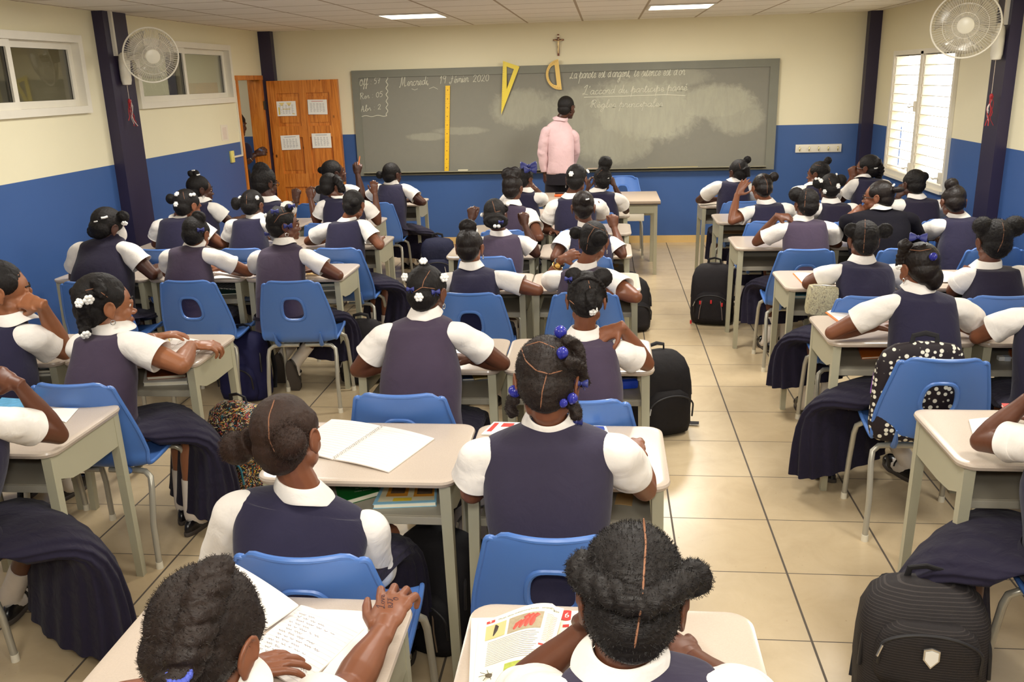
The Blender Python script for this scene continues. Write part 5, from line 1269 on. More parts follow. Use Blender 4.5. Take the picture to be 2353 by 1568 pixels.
student('r2C', 'with yellow bobble, below the louvre window', (2110, 452), (2101, 418, 48), ((2075, 464), (2158, 462)), lod=2, yaw=-12, pitch=8, vest='dark', skin=0,
        L=dict(e=(2048, 478, 't', None), w=(2066, 445, .04), hd=(.3, .1, .9), n=(-.7, -.7, 0), pose='loose'), hair=dict(t=.010, buns=[(2122, 406, 10)], fuzz=.003))
student('r3A', 'with plum back, hand behind the shoulder', (1848, 502), (1855, 465, 54), ((1802, 516), (1902, 512)), knee=(-.12, .36), lod=2, yaw=-4, pitch=10, vest='plum', skin=1,
        L=dict(e=(1738, 556, 't', None), w=(1788, 494, .02), hd=(.9, -.1, -.15), n=(0, -.6, .8), pose='loose'), Rr=dict(e=(1925, 560, .12)), hair=dict(t=.006, buns=[(1828, 446, 15)], fuzz=.0026, parts=[[(1853, 436), (1850, 460), (1848, 490)]], clips=[(1830, 447, 'band', 13, .0)]))
student('r3B', 'and dark sweater, laughing, glasses, hand at mouth', (2028, 480), (2022, 446, 58), ((1950, 496), (2090, 492)), lod=1, yaw=-58, pitch=0, vest='sweater', skin=2, face=True, glasses=True, long=(True, True), fat=1.22,
        L=dict(e=(1948, 545, 't', .797), w=(1958, 482, .05), hd=(.75, .1, .4), n=(-.2, -.9, .3), pose='loose'), Rr=dict(e=(2115, 560, .1)), hair=dict(t=.003, mat='sleek', fuzz=.0006, buns=[(2064, 436, 9, -.08, (1.6, .8, .8))], swirl=False, clips=[(2052, 427, 'pin', 6)]))
student('r3C', 'head bowed with single topknot', (2206, 495), (2192, 458, 56), ((2168, 508), (2252, 505)), lod=2, yaw=4, pitch=20, vest='navy', skin=1,
        L=dict(e=(2112, 542, 't', None), w=(2150, 548, 't', None)), hair=dict(t=.004, buns=[(2185, 424, 14)], mat='sleek', fuzz=.001))
student('r4A', 'with two small puffs, silvery pouch beside', (1986, 598), (1986, 546, 72), ((1926, 612), (2054, 614)), chair_at=(1.34, 4.74), knee=(-.18, .32), lod=1, yaw=0, pitch=10, vest='navy', skin=1,
        L=dict(e=(1856, 652, 't', .797), w=(1888, 622, 't', .797)), Rr=dict(e=(2105, 660, .12)), hair=dict(t=.005, buns=[(1955, 528, 15), (2032, 530, 16)], fuzz=.0022, parts=[[(1988, 504), (1988, 530), (1985, 565), (1984, 582)]]), socks=True, spread=(.03, 0), shoes=[(1742, 735, .085), None] if False else None)
student('r4B', 'with two large puffs beside the window wall', (2275, 612), (2286, 548, 80), ((2230, 622), (2344, 618)), chair_at=(1.97, 4.74), lod=1, yaw=0, pitch=8, vest='dark', skin=1, fat=1.05,
        L=dict(e=(2190, 668, .08)), Rr=dict(e=(2390, 670, .1)), hair=dict(t=.006, buns=[(2258, 520, 22), (2332, 520, 24)], swirl=False, fuzz=.0026, strands=3000, slen=.012, parts=[[(2302, 503), (2307, 530), (2304, 555), (2292, 580)]]))
student('r5A', 'with shiny blue bow, forearms crossed on desk', (2118, 662), (2113, 606, 86), ((2052, 682), (2200, 690)), knee=(-.22, .30), lod=1, yaw=-18, pitch=14, vest='navy', skin=2, ears='L', socks=True, chair_at=(1.34, 3.72), rz=R(-2), dy=-.06, hem=.13,
        L=dict(e=(1912, 765, 't', .795), w=(2010, 752, 't', .795)), Rr=dict(e=(2258, 758, 't', .795), w=(2200, 750, 't', .795)), spread=(.04, 0), shoes=[(1893, 1062, .085, (-.6, .8, 0)), (2085, 1062, .085, (-.3, 1, 0))],
        hair=dict(t=.006, mat='sleek', fuzz=.0008, buns=[(2145, 640, 24, -.06, (.9, .9, 1.2)), (2078, 565, 15)], swirl=False, parts=[[(2090, 574), (2115, 577), (2140, 572)]], braids=[dict(p=[(2085, 558), (2072, 585), (2070, 610)], r=12)], clips=[(2110, 548, 'bigbow', 19), (2141, 591, 'shell', 9), (2066, 612, 'flower', 9)]))
student('r5B', 'mostly outside the frame, hand on desk', (2420, 705), (2420, 625, 84), ((2345, 715), (2490, 720)), lod=1, yaw=0, pitch=10, vest='navy', skin=2,
        L=dict(e=(2245, 775, 't', .795), w=(2285, 722, 't', .80), hd=(.15, 1, .1), pose='loose'), hair=dict(t=.006))
student('r6A', 'outside the frame, only arm and skirt showing', (2500, 960), (2480, 830, 120), ((2385, 1000), (2600, 990)), knee=(-.27, .24), lod=1, yaw=0, pitch=8, vest='navy', skin=1, fat=1.1, dy=-.10,
        sleeves=(.45, 1), hem=.10, L=dict(e=(2254, 1015, 't', .80), w=(2365, 915, .12), hd=(.7, .2, .5), pose=F), spread=(.04, 0), hair=dict(t=.006), socks=True)
# ------------------------------------------------------------------ teacher and the person in the doorway
M_PINK = fabric('pink striped shirt', (208, 176, 178), 900, .8, .1, .6); M_TROUS = fabric('black trousers', (26, 22, 28), 800, .85, .1, .4)
def trousers(pid):
    P = PEOPLE[pid]; r = P['root']; h = P['hipc']; mb = MB()
    def rg(c, a, b): return [c + V((math.cos(t)*a, math.sin(t)*b, 0)) for t in (2*math.pi*k/28 for k in range(28))]
    mb.loft([rg(h + V((0, 0, .10)), .158, .118), rg(h + V((0, 0, .0)), .172, .132), rg(h + V((0, 0, -.10)), .178, .135)])
    for sx in (-1, 1): mb.tube([h + V((sx*.085, 0, -.04)), h + V((sx*.09, .01, -.2)), h + V((sx*.095, .015, -.44)), V((h.x+sx*.095, h.y-.01, .06))], [.092, .094, .075, .068], 18)
    mb.build('trousers', M_TROUS, r)
    for sx in (-1, 1):
        b0 = V((h.x+sx*.10, h.y, 0)); m = MB()
        m.loft([[b0 + V((math.cos(t)*.045*k, .05+math.sin(t)*.14*k, z)) for t in (2*math.pi*q/20 for q in range(20))] for k, z in ((1, 0), (1.03, .02), (.95, .05), (.7, .075))]); m.build('shoe', M_SHOE, r)
TY = 9.92
person('teacher', 'person in pink striped shirt and black trousers standing at the chalkboard', TY, (1292, 272), (1301, 243, 41), ((1256, 293), (1316, 300)), yaw=34, pitch=4, skin=0, lod=1, face=True, long=(True, True),
       garment='shirt', ck=.55, cloth=M_PINK, sleeve_mat=M_PINK, collar_mat=M_PINK, skirt=False, stand=True, hipz=.90, hair=dict(short=True, t=.003, fuzz=.0006, buns=[]), shy=(-.04, .06), cat='person', group='teacher',
       L=dict(e=(1247, 350, -.03), w=(1252, 398, -.02), hd=(.05, 0, -1), n=(-.8, -.5, 0), pose='loose', clamp=False), Rr=dict(e=(1322, 345, .12), w=(1312, 385, .22), hd=(.1, .7, -.6), n=(.8, -.3, 0), clamp=False))
PEOPLE['teacher']['root']['group'] = 'people at the chalkboard'; del PEOPLE['teacher']['root']['group']
trousers('teacher')
tp = at(1258, 393, y=TY-.03)
o = MB().prism([tp + V(q) for q in ((-.025, 0, .07), (.022, 0, .08), (.014, 0, -.085))], (0, -.003, 0)).build('paper_sheet', M_PAPER, None, False); tag(o, 'folded white paper held at the hip by the person in pink shirt', 'paper')
person('door', 'person in navy reaching past the door frame, mostly hidden behind the wall', 10.12, (534, 315), (541, 281, 46), ((512, 330), (560, 330)), yaw=20, pitch=2, skin=0, lod=2, skirt=False, stand=True, hipz=.90, vest='dark', cat='person', group='x', sleeve_mat=CLOTH['dark'], collar_mat=CLOTH['dark'],
       Rr=dict(e=(563, 372, .02), w=(586, 356, .06), hd=(.8, .2, .3), n=(0, -1, .2), pose='grip', clamp=False), L=dict(e=(520, 370, .0), w=(525, 400, .05)), hair=dict(t=.008))
del PEOPLE['door']['root']['group']; trousers('door')
hw = at(598, 349, y=10.2); o = MB().box(hw, (.05, .03, .07), Matrix.Rotation(R(25), 3, 'Y'), .008).build('cloth', plain('grey blue cloth', (96, 104, 132), .8)); tag(o, 'crumpled grey-blue cloth in the hand reaching through the doorway', 'cloth')

# wrist things
def bangle(pid, arm, mat, name, t=.9, r=.030, w=.006, face_=False):
    P = PEOPLE[pid]; sj, e, wr, right = P['arms'][arm]; d = (wr-e).normalized(); c = lerp(e, wr, t); x, y2, _ = frame_of(d); s = P['s']
    o = MB().tube([c + (x*math.cos(a) + y2*math.sin(a))*r*s for a in (2*math.pi*k/22 for k in range(22))], w*s, 8, closed=True).build(name, mat, P['root'])
    if face_:
        n = (CP - c).normalized(); n = (n - d*n.dot(d)).normalized(); MB().tube([c + n*r*s*.9, c + n*r*s*1.3], .016*s, 16).build('watch_face', M_GOLD, o)
bangle('c4R', 0, plain('black watch strap', (26, 22, 22), .5), 'wristwatch', .84, .030, .006, True); bangle('c4R', 0, M_GOLD, 'bracelet', .70, .032, .003)
bangle('r3B', 0, M_GOLD, 'wristwatch', .95, .027, .005); bangle('door', 1, M_SILVER, 'bracelet', .55, .034, .003)
# pencil in the raised hand
pa, pb = at(822, 391, y=8.68), at(827, 358, y=8.70)
o = MB().tube([pa, lerp(pa, pb, .88), pb], [.0055, .0055, .001], 6).build('pencil', plain('orange pencil', (226, 120, 50), .4), None); tag(o, 'orange pencil held up in the raised hand beside the door', 'pencil')

# ------------------------------------------------------------------ teacher's desk
r = empty('teacher_desk', (-.045, 9.2, 0), 'long beige teacher desk in front of the chalkboard', 'desk')
MB().box((-.045, 9.19, .735), (1.19, .76, .03), None, .006).build('desktop', plain('greyish teacher desktop', (176, 158, 140), .35, .5, var=.04), r, True)
MB().box((-.045, 9.19, .716), (1.186, .756, .008)).build('edge_strip', plain('dark edge strip', (58, 46, 42), .5), r, False)
for sx in (-1, 1):
    for yy in (8.86, 9.52): MB().box((-.045+sx*.55, yy, .356), (.034, .034, .712)).build('leg', M_DMET, r, False)
mb = MB(); mb.box((-.045, 8.86, .665), (1.066, .02, .085)); mb.box((-.045, 9.52, .6), (1.066, .02, .2))
for sx in (-1, 1): mb.box((-.045+sx*.55, 9.19, .665), (.02, .62, .085))
mb.build('apron', M_DMET, r, False)
MB().box((.26, 8.92, .585), (.26, .2, .07), None, .005).build('tray', plain('white tray', (226, 218, 200), .4), r)
b = at(1292, 451, z=.752); r = empty('duster', (b.x, b.y, .75), 'orange and black duster lying on the teacher desk', 'duster')
MB().box((b.x, b.y, .762), (.16, .08, .022), None, .008).build('pad', plain('orange sponge', (226, 98, 40), .8), r); MB().box((b.x, b.y+.02, .781), (.15, .05, .016), None, .005).build('grip', plain('black grip', (34, 28, 28), .5), r)
chair(.20, 9.90, 'blue school chair facing us behind the long teacher desk', math.pi)

# ------------------------------------------------------------------ papers, books, bags
DT = DH + .001
SHELF = .6045
def quad(c4, z):  return [at(px, py, z=zz) for (px, py), zz in zip(c4, z if hasattr(z, '__len__') else [z]*4)]
def bil(q, u, v): return lerp(lerp(q[3], q[2], u), lerp(q[0], q[1], u), v)     # q: top-left, top-right, bottom-right, bottom-left
def page(name, c4, z, mat, bulge=.006, th=.003, parent=None, inner='l'):
    q = quad(c4, z)
    def fn(u, v):
        p = bil(q, u, v); w_ = u if inner == 'r' else 1-u
        return p + V((0, 0, bulge*math.sin(math.pi*min(1, max(0, w_)))**.8))
    return MB().sheet(fn, 14, 6, th).build(name, mat, parent, True, 30), fn
def marks(fn, rects, mat, name, parent, lift=.0036, n=6):
    mb = MB()
    for u0, u1, v0, v1 in rects: mb.grid(lambda a, b: fn(u0+(u1-u0)*a, v0+(v1-v0)*b) + V((0, 0, lift)), n, 2)
    return mb.build(name, mat, parent)
M_PAGE = plain('notebook page', (238, 232, 224), .7, .2); M_CREAMPAGE = plain('book page', (244, 238, 216), .6, .25); M_RULE = plain('page rule', (206, 200, 204), .7); M_INK = plain('pencil writing', (120, 108, 108), .7); M_MARG = plain('pink page margin', (226, 170, 168), .7)
M_ORG = plain('orange cover', (222, 118, 40), .45); M_TEAL = plain('teal cover', (24, 100, 108), .45); M_KRAFT = plain('kraft paper', (196, 158, 104), .7, var=.06)
def scribble(fn, u0, u1, v, amp, mb, seed, gap=.18, lift=.0042, r=.00055, vdir=False):
    rnd = random.Random(seed); u = u0
    while u < u1:
        L = rnd.uniform(.05, .14); pts = []; n = max(4, int(L*90))
        for k in range(n):
            t = u + L*k/n; a = amp*(math.sin(k*2.1) + (rnd.random() < .15)*1.6*rnd.random())
            pts.append(fn(t, v + a) + V((0, 0, lift)))
        mb.tube(pts, r, 4); u += L + .03
def notebook(label, left, right, z=DT, spiral=False, group=None, ruled=True, edge=None, writing=0, zl=None):
    cx = quad(left, zl or z); ctr = sum(cx, V())/4
    root = empty('open_notebook', (ctr.x, ctr.y, DH), label, 'notebook', group)
    if left:
        pl, fl = page('page', left, zl or z, M_PAGE, .005, .004, root, 'r')
    pr, fr = page('page', right, z, M_PAGE, .005, .004, root, 'l')
    for o_, f_ in ((pl, fl), (pr, fr)):
        if ruled: marks(f_, [(.02, .98, .06+.06*k, .0615+.06*k+.003) for k in range(15)], M_RULE, 'ruling', o_, .0044, 8)
    if edge is not None:
        MB().sheet(lambda u, v: fl(-.06+.09*u, v) - V((0, 0, .0008)), 2, 4, .003).build('cover', edge, root)
    if spiral:
        mb = MB(); a, b = fr(0, 0), fr(0, 1); d = b-a; n = 34
        path = [a + d*(k/(n*8)) + (V((d.y, -d.x, 0)).normalized()*math.cos(2*math.pi*k/8) + V((0, 0, 1))*math.sin(2*math.pi*k/8))*.006 + V((0, 0, .005)) for k in range(n*8+1)]
        mb.tube(path, .0007, 4).build('spiral_binding', M_SILVER, root)
    if writing:
        mb = MB()
        for k in range(writing): scribble(fr, .10 + .03*(k % 3), .35 + .55*((k*7) % 5)/5, .86 - .055*k, .010, mb, k)
        mb.build('handwriting', M_INK, root)
    return root
def loose(label, c4, z=DT, mat=None, name='paper_sheet', cat='paper', th=.0012, group=None, bulge=.002):
    o, fn = page(name, c4, z, mat or M_PAPER, bulge, th); tag(o, label, cat, group); return o, fn
def book(label, c4, z, th, cover, name='book', cat='book', pages=True, group=None):
    q = quad(c4, z); ctr = sum(q, V())/4; root = empty(name, (ctr.x, ctr.y, z), label, cat, group)
    def slabq(k, z0, z1, nm, m):
        c = sum(q, V())/4; pts = [c + (p-c)*k for p in q]; pts = [V((p.x, p.y, z+z0)) for p in pts]
        return MB().prism(pts, (0, 0, z1-z0)).build(nm, m, root, False)
    slabq(1, 0, .0018, 'cover', cover); slabq(.97, .0018, th-.0018, 'pages', M_CREAMPAGE); top = slabq(1, th-.0018, th, 'cover', cover)
    def fn(u, v): p = bil(q, u, v); return V((p.x, p.y, z+th))
    return root, fn
def text_on(fn, s, u, v, size_u, mat, parent, name='printed_text', lift=.0012, skew=0, du=None):
    """flat printed text following the surface fn(u, v)"""
    cu = bpy.data.curves.new('t', 'FONT'); cu.body = s; cu.size = 1; cu.resolution_u = 2; o = bpy.data.objects.new('t', cu); COL.objects.link(o)
    me = bpy.data.meshes.new_from_object(o.evaluated_get(bpy.context.evaluated_depsgraph_get())); bpy.data.objects.remove(o); bpy.data.curves.remove(cu)
    xs = [q.co.x for q in me.vertices]; W_ = max(xs); k = size_u/W_
    a, b, c_ = fn(u, v), fn(u+.01, v), fn(u, v+.01); asp = (b-a).length/max(1e-6, (c_-a).length)
    for q in me.vertices: q.co = fn(u + q.co.x*k, v + q.co.y*k*asp) + V((0, 0, lift)) - root_loc(parent)
    me.materials.append(mat); return link(name, me, parent, False)

# centre block
notebook('open spiral notebook with blank pages on the second desk from the camera', [(762, 966), (878, 982), (765, 1058), (655, 1038)], [(880, 982), (998, 1010), (893, 1087), (767, 1058)], spiral=True)
rt, fn = book('green notebook with white cover lettering on the shelf beneath the spiral notebook', [(770, 1118), (866, 1118), (872, 1140), (782, 1166)], SHELF, .018, plain('green cover', (20, 106, 42), .35))
text_on(fn, '1 SUBJECT', .30, .66, .56, M_PAPER, rt); text_on(fn, '70 Sheets', .44, .48, .34, M_PAPER, rt); text_on(fn, 'WIDE RULED', .40, .30, .44, M_PAPER, rt)
rt, fn = book('picture book with pale blue cover on the shelf beneath the spiral notebook', [(880, 1122), (1004, 1122), (1003, 1164), (857, 1170)], SHELF, .016, plain('pale blue cover', (150, 204, 230), .35))
marks(fn, [(.06, .97, .10, .96)], plain('cream panel', (232, 222, 186), .4), 'cover_panel', rt, .0006); 
for q_ in ((.16, .52, .34, .92), (.62, .96, .30, .9)): marks(fn, [q_], plain('orange panel', (222, 150, 50), .4), 'cover_panel', rt, .0012)
for q_ in ((.22, .46, .48, .86), (.67, .93, .42, .84)): marks(fn, [q_], plain('brown picture', (104, 84, 66), .5, var=.5, vscale=70), 'cover_picture', rt, .0018)
if 1: pass; marks(fn, [(.3, .6, .1, .26)], M_YEL, 'cover_panel', rt, .0012)
notebook('open notebook with pencil handwriting on the nearest door-side desk', [(542, 1300), (686, 1394), (606, 1452), (470, 1380)], [(692, 1394), (838, 1448), (690, 1590), (548, 1512)], writing=13, zl=[.845, .775, .752, .80])
loose('loose ruled sheets under the handwritten notebook on the nearest desk', [(716, 1402), (842, 1407), (846, 1462), (720, 1475)], DT)
loose('folded white sheet beside the forearm on the nearest desk', [(800, 1470), (850, 1455), (790, 1600), (700, 1600)], DT)
# text book
q0 = quad([(1100, 1431), (1296, 1395), (1235, 1610), (1085, 1612)], [.775, .80, .80, .775])
def tb(u, v): return bil(q0, u, v) + V((0, 0, .020*math.sin(math.pi*(u**1.6)) - .006*(u > .9)))
rt = empty('open_textbook', (q0[0].x+.1, q0[0].y-.1, DH), 'thick open school textbook with colour pictures on the nearest desk by the aisle', 'book')
MB().sheet(tb, 22, 8, .0015).build('page', M_CREAMPAGE, rt, True, 40)
q1 = quad([(1084, 1440), (1270, 1436), (1230, 1612), (1078, 1612)], DT)
MB().prism([V((p.x, p.y, DT)) for p in q1], (0, 0, .022)).build('page_block', M_CREAMPAGE, rt, False)
q2 = quad([(1262, 1420), (1440, 1430), (1440, 1600), (1235, 1600)], DT)
def tb2(u, v): return bil(q2, u, v) + V((0, 0, .012 + .010*math.sin(math.pi*u)))
MB().sheet(tb2, 14, 4, .0015).build('page', M_CREAMPAGE, rt, True, 40)
L1 = .0026
marks(tb, [(.10, .20, .925, .958)], M_RED, 'section_number_box', rt, L1); text_on(tb, '6', .135, .931, .028, M_PAPER, rt, 'section_number', L1+.0004)
text_on(tb, 'Mues sans m\u00e9tamorphoses : am\u00e9taboles', .24, .928, .72, plain('grey print dark', (84, 80, 78), .6), rt, 'heading', L1)
marks(tb, [(.10, .345, .70, .89)], plain('olive picture ground', (198, 186, 124), .5), 'picture', rt, L1)
marks(tb, [(.38, .80, .69, .89)], plain('sandy picture ground', (166, 150, 120), .5, var=.3, vscale=120), 'picture', rt, L1)
mb = MB(); mb.tube([tb(.20, .73) + V((0, 0, .003)), tb(.23, .79) + V((0, 0, .003)), tb(.24, .84) + V((0, 0, .003)), tb(.22, .87) + V((0, 0, .003))], [.001, .005, .0055, .002], 8, flat=.2); mb.build('insect_picture', plain('dark insect', (52, 40, 32), .5), rt)
mb = MB()
for k in range(4): mb.tube([tb(.46+.07*k, .72) + V((0, 0, .003)), tb(.50+.06*k, .77) + V((0, 0, .003)), tb(.55+.05*k, .81+.01*k) + V((0, 0, .003))], [.003, .006, .003], 8, flat=.15)
for k in range(3): mb.tube([tb(.58+.06*k, .83) + V((0, 0, .003)), tb(.64+.05*k, .86) + V((0, 0, .003))], .005, 8, flat=.2)
mb.build('crab_picture', plain('red crab', (196, 74, 58), .5), rt)
marks(tb, [(.14, .14+.68*(.9+.1*((k*5) % 3)/3), .655-.022*k, .661-.022*k) for k in range(14)], M_INKGREY, 'printed_lines', rt, L1)
marks(tb, [(.84, .84+.12, .86-.02*k, .866-.02*k) for k in range(16)], M_MARG, 'printed_lines', rt, L1); marks(tb, [(.82, .97, .50, .52)], M_RED, 'red_heading_bar', rt, L1)
marks(tb, [(.42, .80, .10, .32)], plain('green picture ground', (170, 180, 70), .5, var=.4, vscale=90), 'picture', rt, L1)
mb = MB(); c0 = tb(.22, .24) + V((0, 0, .003)); mb.ell(c0, (.009, .007, .002), None, 10, 6)
for k in range(8):
    a = k*math.pi/4 + .3; mb.tube([c0, c0 + V((math.cos(a)*.014, math.sin(a)*.010, .001)), c0 + V((math.cos(a)*.022, math.sin(a)*.018, -.0005))], .0007, 4)
mb.build('spider_picture', plain('brown spider', (84, 72, 48), .5), rt)
dc = tb2(.24, .99-.06) + V((0, 0, .002)); mb = MB(); mb.tube([dc, dc + V((0, 0, .0006))], .020, 22); mb.build('red_tab', M_RED, rt); text_on(tb2, '6', .20, .895, .07, M_PAPER, rt, 'tab_number', .0032)
marks(tb2, [(.2, .28, .76, .80)], M_RED, 'section_number_box', rt, .0024); marks(tb2, [(.32, .9, .76-.05*k, .768-.05*k) for k in range(8)], M_INKGREY, 'printed_lines', rt, .0024)
o, fn = loose('colour printed papers spread under the arms at the second aisle desk', [(1135, 972), (1392, 982), (1404, 1010), (1106, 1000)], DT, M_PAPER, 'magazine', 'magazine', .004)
marks(fn, [(.02, .06, .2, .9), (.10, .2, .6, .9)], M_RED, 'printed_block', o, .0046); marks(fn, [(.86, .93, .2, .6)], M_YEL, 'printed_block', o, .0046); marks(fn, [(.90, .98, .65, .95)], plain('blue print', (60, 80, 160), .5), 'printed_block', o, .0046)
book('yellow and blue notebook on the shelf of the third door-side centre desk', [(1070, 848), (1140, 848), (1138, 872), (1062, 876)], SHELF, .010, plain('blue yellow cover', (60, 84, 130), .4))
book('yellow notebook lying askew over the blue one on the shelf', [(1078, 850), (1146, 846), (1140, 868), (1090, 874)], SHELF+.0105, .008, plain('yellow cover', (206, 174, 70), .4))
r = empty('pencil_pouch', tuple(at(1437, 880, z=SHELF)), 'bright blue zip pouch on the shelf of the third centre aisle desk', 'pencil case'); pp = at(1437, 882, z=SHELF+.02)
MB().box((pp.x, pp.y, SHELF+.022), (.11, .06, .042), Matrix.Rotation(.2, 3, 'Z'), .016).build('pouch', plain('blue pouch cloth', (22, 66, 190), .6), r); MB().tube([(pp.x-.045, pp.y-.012, SHELF+.044), (pp.x+.045, pp.y+.008, SHELF+.044)], .002, 5).build('zip', M_SILVER, r)
book('grey and white box-shaped book beside the blue pouch on the shelf', [(1465, 866), (1484, 866), (1484, 876), (1464, 876)], SHELF, .03, plain('grey cover', (150, 146, 140), .5))
loose('brown paper lying on the shelf under the aisle desk of the second row', [(1418, 1136), (1456, 1136), (1452, 1164), (1412, 1160)], SHELF, M_KRAFT)
book('white notebook on the shelf of the fifth door-side centre desk', [(1198, 612), (1236, 607), (1236, 620), (1200, 626)], SHELF, .010, M_PAPER)
loose('loose brown sheets on the shelf under the blue pen', [(1388, 598), (1426, 597), (1420, 614), (1386, 616)], SHELF, M_KRAFT)
a, b = at(1402, 608, z=SHELF+.006), at(1420, 601, z=SHELF+.006); o = MB().tube([a, b], .0065, 8).build('pen', plain('blue pen', (40, 44, 200), .4)); tag(o, 'blue pen on brown sheets on a centre aisle desk shelf', 'pen')
zp = at(902, 1290, y=2.66); r = empty('pencil_pouch', (zp.x, zp.y, zp.z-.05), 'zebra patterned pouch held beside the long-sleeved arm', 'pencil case')
def zebra():
    t = NT('zebra print', .5, .3); wv = t.n('ShaderNodeTexWave', Scale=26, Distortion=6); wv.inputs['Detail Scale'].default_value = 1.5; t.l(t.pos(True), wv.inputs['Vector'])
    t.color(t.ramp(wv.outputs['Fac'], [(.45, lin((26, 24, 26))), (.5, lin((232, 228, 220)))])); return t.m
MB().ell(zp, (.02, .06, .055)).build('pouch', zebra(), r)
# door-side block
notebook('open notebook under the hands of the person in profile with flower clips', [(352, 778), (420, 778), (386, 813), (318, 806)], [(421, 778), (477, 790), (440, 827), (387, 813)], edge=None)
a, b = at(362, 795, z=DT+.016), at(392, 778, z=DT+.016); r = empty('glue_stick', (a.x, a.y, DH), 'white glue stick lying across the open notebook of the wall-side desk', 'glue stick')
MB().tube([a, lerp(a, b, .72)], .011, 12).build('barrel', M_PAPER, r); MB().tube([lerp(a, b, .72), lerp(a, b, .77)], .0115, 12).build('ring', M_YEL, r); MB().tube([lerp(a, b, .77), b], .0112, 12).build('cap', M_PAPER, r)
book('white notebook stack on the shelf of the second door-side aisle desk', [(335, 858), (436, 856), (432, 884), (330, 888)], SHELF, .018, M_PAPER)
book('brown orange book on top of white notebooks on the aisle desk shelf', [(340, 848), (432, 846), (428, 868), (338, 874)], SHELF+.0185, .016, plain('brown orange cover', (150, 74, 24), .4))
loose('white sheet curling near the front edge of the nearest door-side desk', [(120, 940), (180, 940), (152, 972), (118, 962)], DT, M_PAPER)
book('bright blue and orange patterned book at the edge of the nearest door-side desk', [(5, 918), (62, 922), (58, 945), (-20, 942)], DT, .008, plain('blue orange print', (96, 160, 200), .4, var=.5, vscale=60))
for k, (col, lab) in enumerate((((206, 200, 190), 'lowest grey'), ((190, 178, 150), 'middle tan'), ((160, 176, 180), 'topmost pale blue'))):
    book(f'{lab} notebook stacked on the desk shelf by the person with knuckles at mouth', [(88-k*2, 848-k*8), (156, 846-k*8), (156, 862-k*8), (84+k*3, 866-k*8)], SHELF+.0125*k, .012, plain('notebook cover %d' % k, col, .5), 'notebook', 'notebook')
notebook('open white notebook under the bent arm in the fourth row', [(450, 622), (500, 622), (488, 642), (440, 642)], [(501, 622), (560, 624), (552, 642), (489, 642)])
def checker():
    t = NT('black and white check', .5, .3); c = t.n('ShaderNodeTexChecker', Scale=70); c.inputs[1].default_value = lin((36, 34, 38)); c.inputs[2].default_value = lin((222, 216, 210)); t.l(t.pos(True), c.inputs['Vector']); t.color(c.outputs[0]); return t.m
book('green book under the checked notebook on the fourth-row middle desk shelf', [(494, 658), (570, 656), (566, 676), (490, 680)], SHELF, .010, plain('dark green cover', (40, 84, 72), .5))
book('black and white checked notebook on the shelf of the fourth-row middle desk', [(506, 652), (572, 650), (566, 668), (500, 664)], SHELF+.0105, .008, checker())
book('white notebook under the teal book on the smiling person\u2019s desk shelf'.replace('\u2019', ''), [(712, 656), (786, 654), (784, 668), (708, 672)], SHELF, .008, M_PAPER)
rt, fn = book('teal book with a white label on the aisle desk shelf, fourth row', [(712, 646), (784, 644), (782, 658), (708, 662)], SHELF+.0085, .024, M_TEAL); marks(fn, [(.35, .75, .2, .9)], M_PAPER, 'label', rt, .0006)
book('tan book under the elbow on the fourth-row aisle desk', [(706, 622), (760, 622), (756, 634), (704, 634)], DT, .008, plain('tan cover', (206, 170, 110), .5))
notebook('open notebook under the arms on the third-row aisle desk by the door', [(755, 548), (800, 548), (792, 562), (745, 562)], [(801, 548), (862, 548), (862, 562), (793, 562)])
# window-side block
notebook('open notebook with orange cover edge beside the silvery pouch', [(1824, 629), (1864, 630), (1884, 654), (1848, 655)], [(1865, 630), (1905, 632), (1925, 654), (1885, 654)], edge=M_ORG)
book('turquoise book on the shelf under the person with two small puffs', [(1826, 672), (1862, 672), (1862, 686), (1822, 686)], SHELF, .018, plain('turquoise cover', (90, 172, 192), .4))
def leafprint():
    t = NT('silver leaf print', .4, .5); n = t.noise(t.pos(True), 55, 4, .6, 2.0); t.color(t.ramp(n, [(.38, lin((120, 108, 96))), (.5, lin((204, 198, 160))), (.62, lin((150, 136, 110)))])); return t.m
pc = at(1888, 690, y=4.86); r = empty('zip_pouch', (pc.x, pc.y, pc.z-.09), 'silvery leaf-patterned pouch on the lap below the bent elbow', 'pouch')
MB().box(pc, (.165, .10, .17), Matrix.Rotation(.08, 3, 'Y'), .035).build('pouch', leafprint(), r); MB().tube([pc + V((-.06, -.03, .088)), pc + V((0, -.035, .092)), pc + V((.06, -.03, .084))], .004, 6).build('zip', M_SILVER, r)
notebook('open notebook with orange margin under the crossed forearms', [(1900, 718), (1965, 700), (1990, 722), (1928, 739)], [(1966, 700), (2035, 696), (2050, 722), (1991, 722)], edge=M_ORG)
book('orange folder on the shelf under the person with the shiny bow', [(1968, 792), (2046, 792), (2046, 822), (1980, 826)], SHELF, .010, M_ORG, 'folder', 'folder')
book('grey book on the shelf beside the orange folder', [(1928, 790), (1958, 790), (1956, 800), (1924, 802)], SHELF, .012, plain('grey book cover', (140, 136, 134), .5))
loose('brown kraft envelope on the shelf of the second-row window-side aisle desk', [(1660, 526), (1718, 528), (1716, 538), (1656, 537)], SHELF+.001, M_KRAFT, 'envelope', 'envelope', .003)
notebook('open notebook with orange cover between two window-side desks', [(2122, 626), (2160, 626), (2158, 650), (2112, 650)], [(2161, 626), (2195, 628), (2196, 652), (2159, 650)], edge=M_ORG)
loose('white notebook sheets by the elbow on the nearest window-side desk', [(2226, 968), (2300, 962), (2310, 996), (2236, 1004)], DT, M_PAPER, 'notebook', 'notebook', .006)
book('red book at the frame edge on the nearest window-side desk', [(2300, 934), (2380, 936), (2390, 952), (2312, 950)], DT, .012, M_RED)
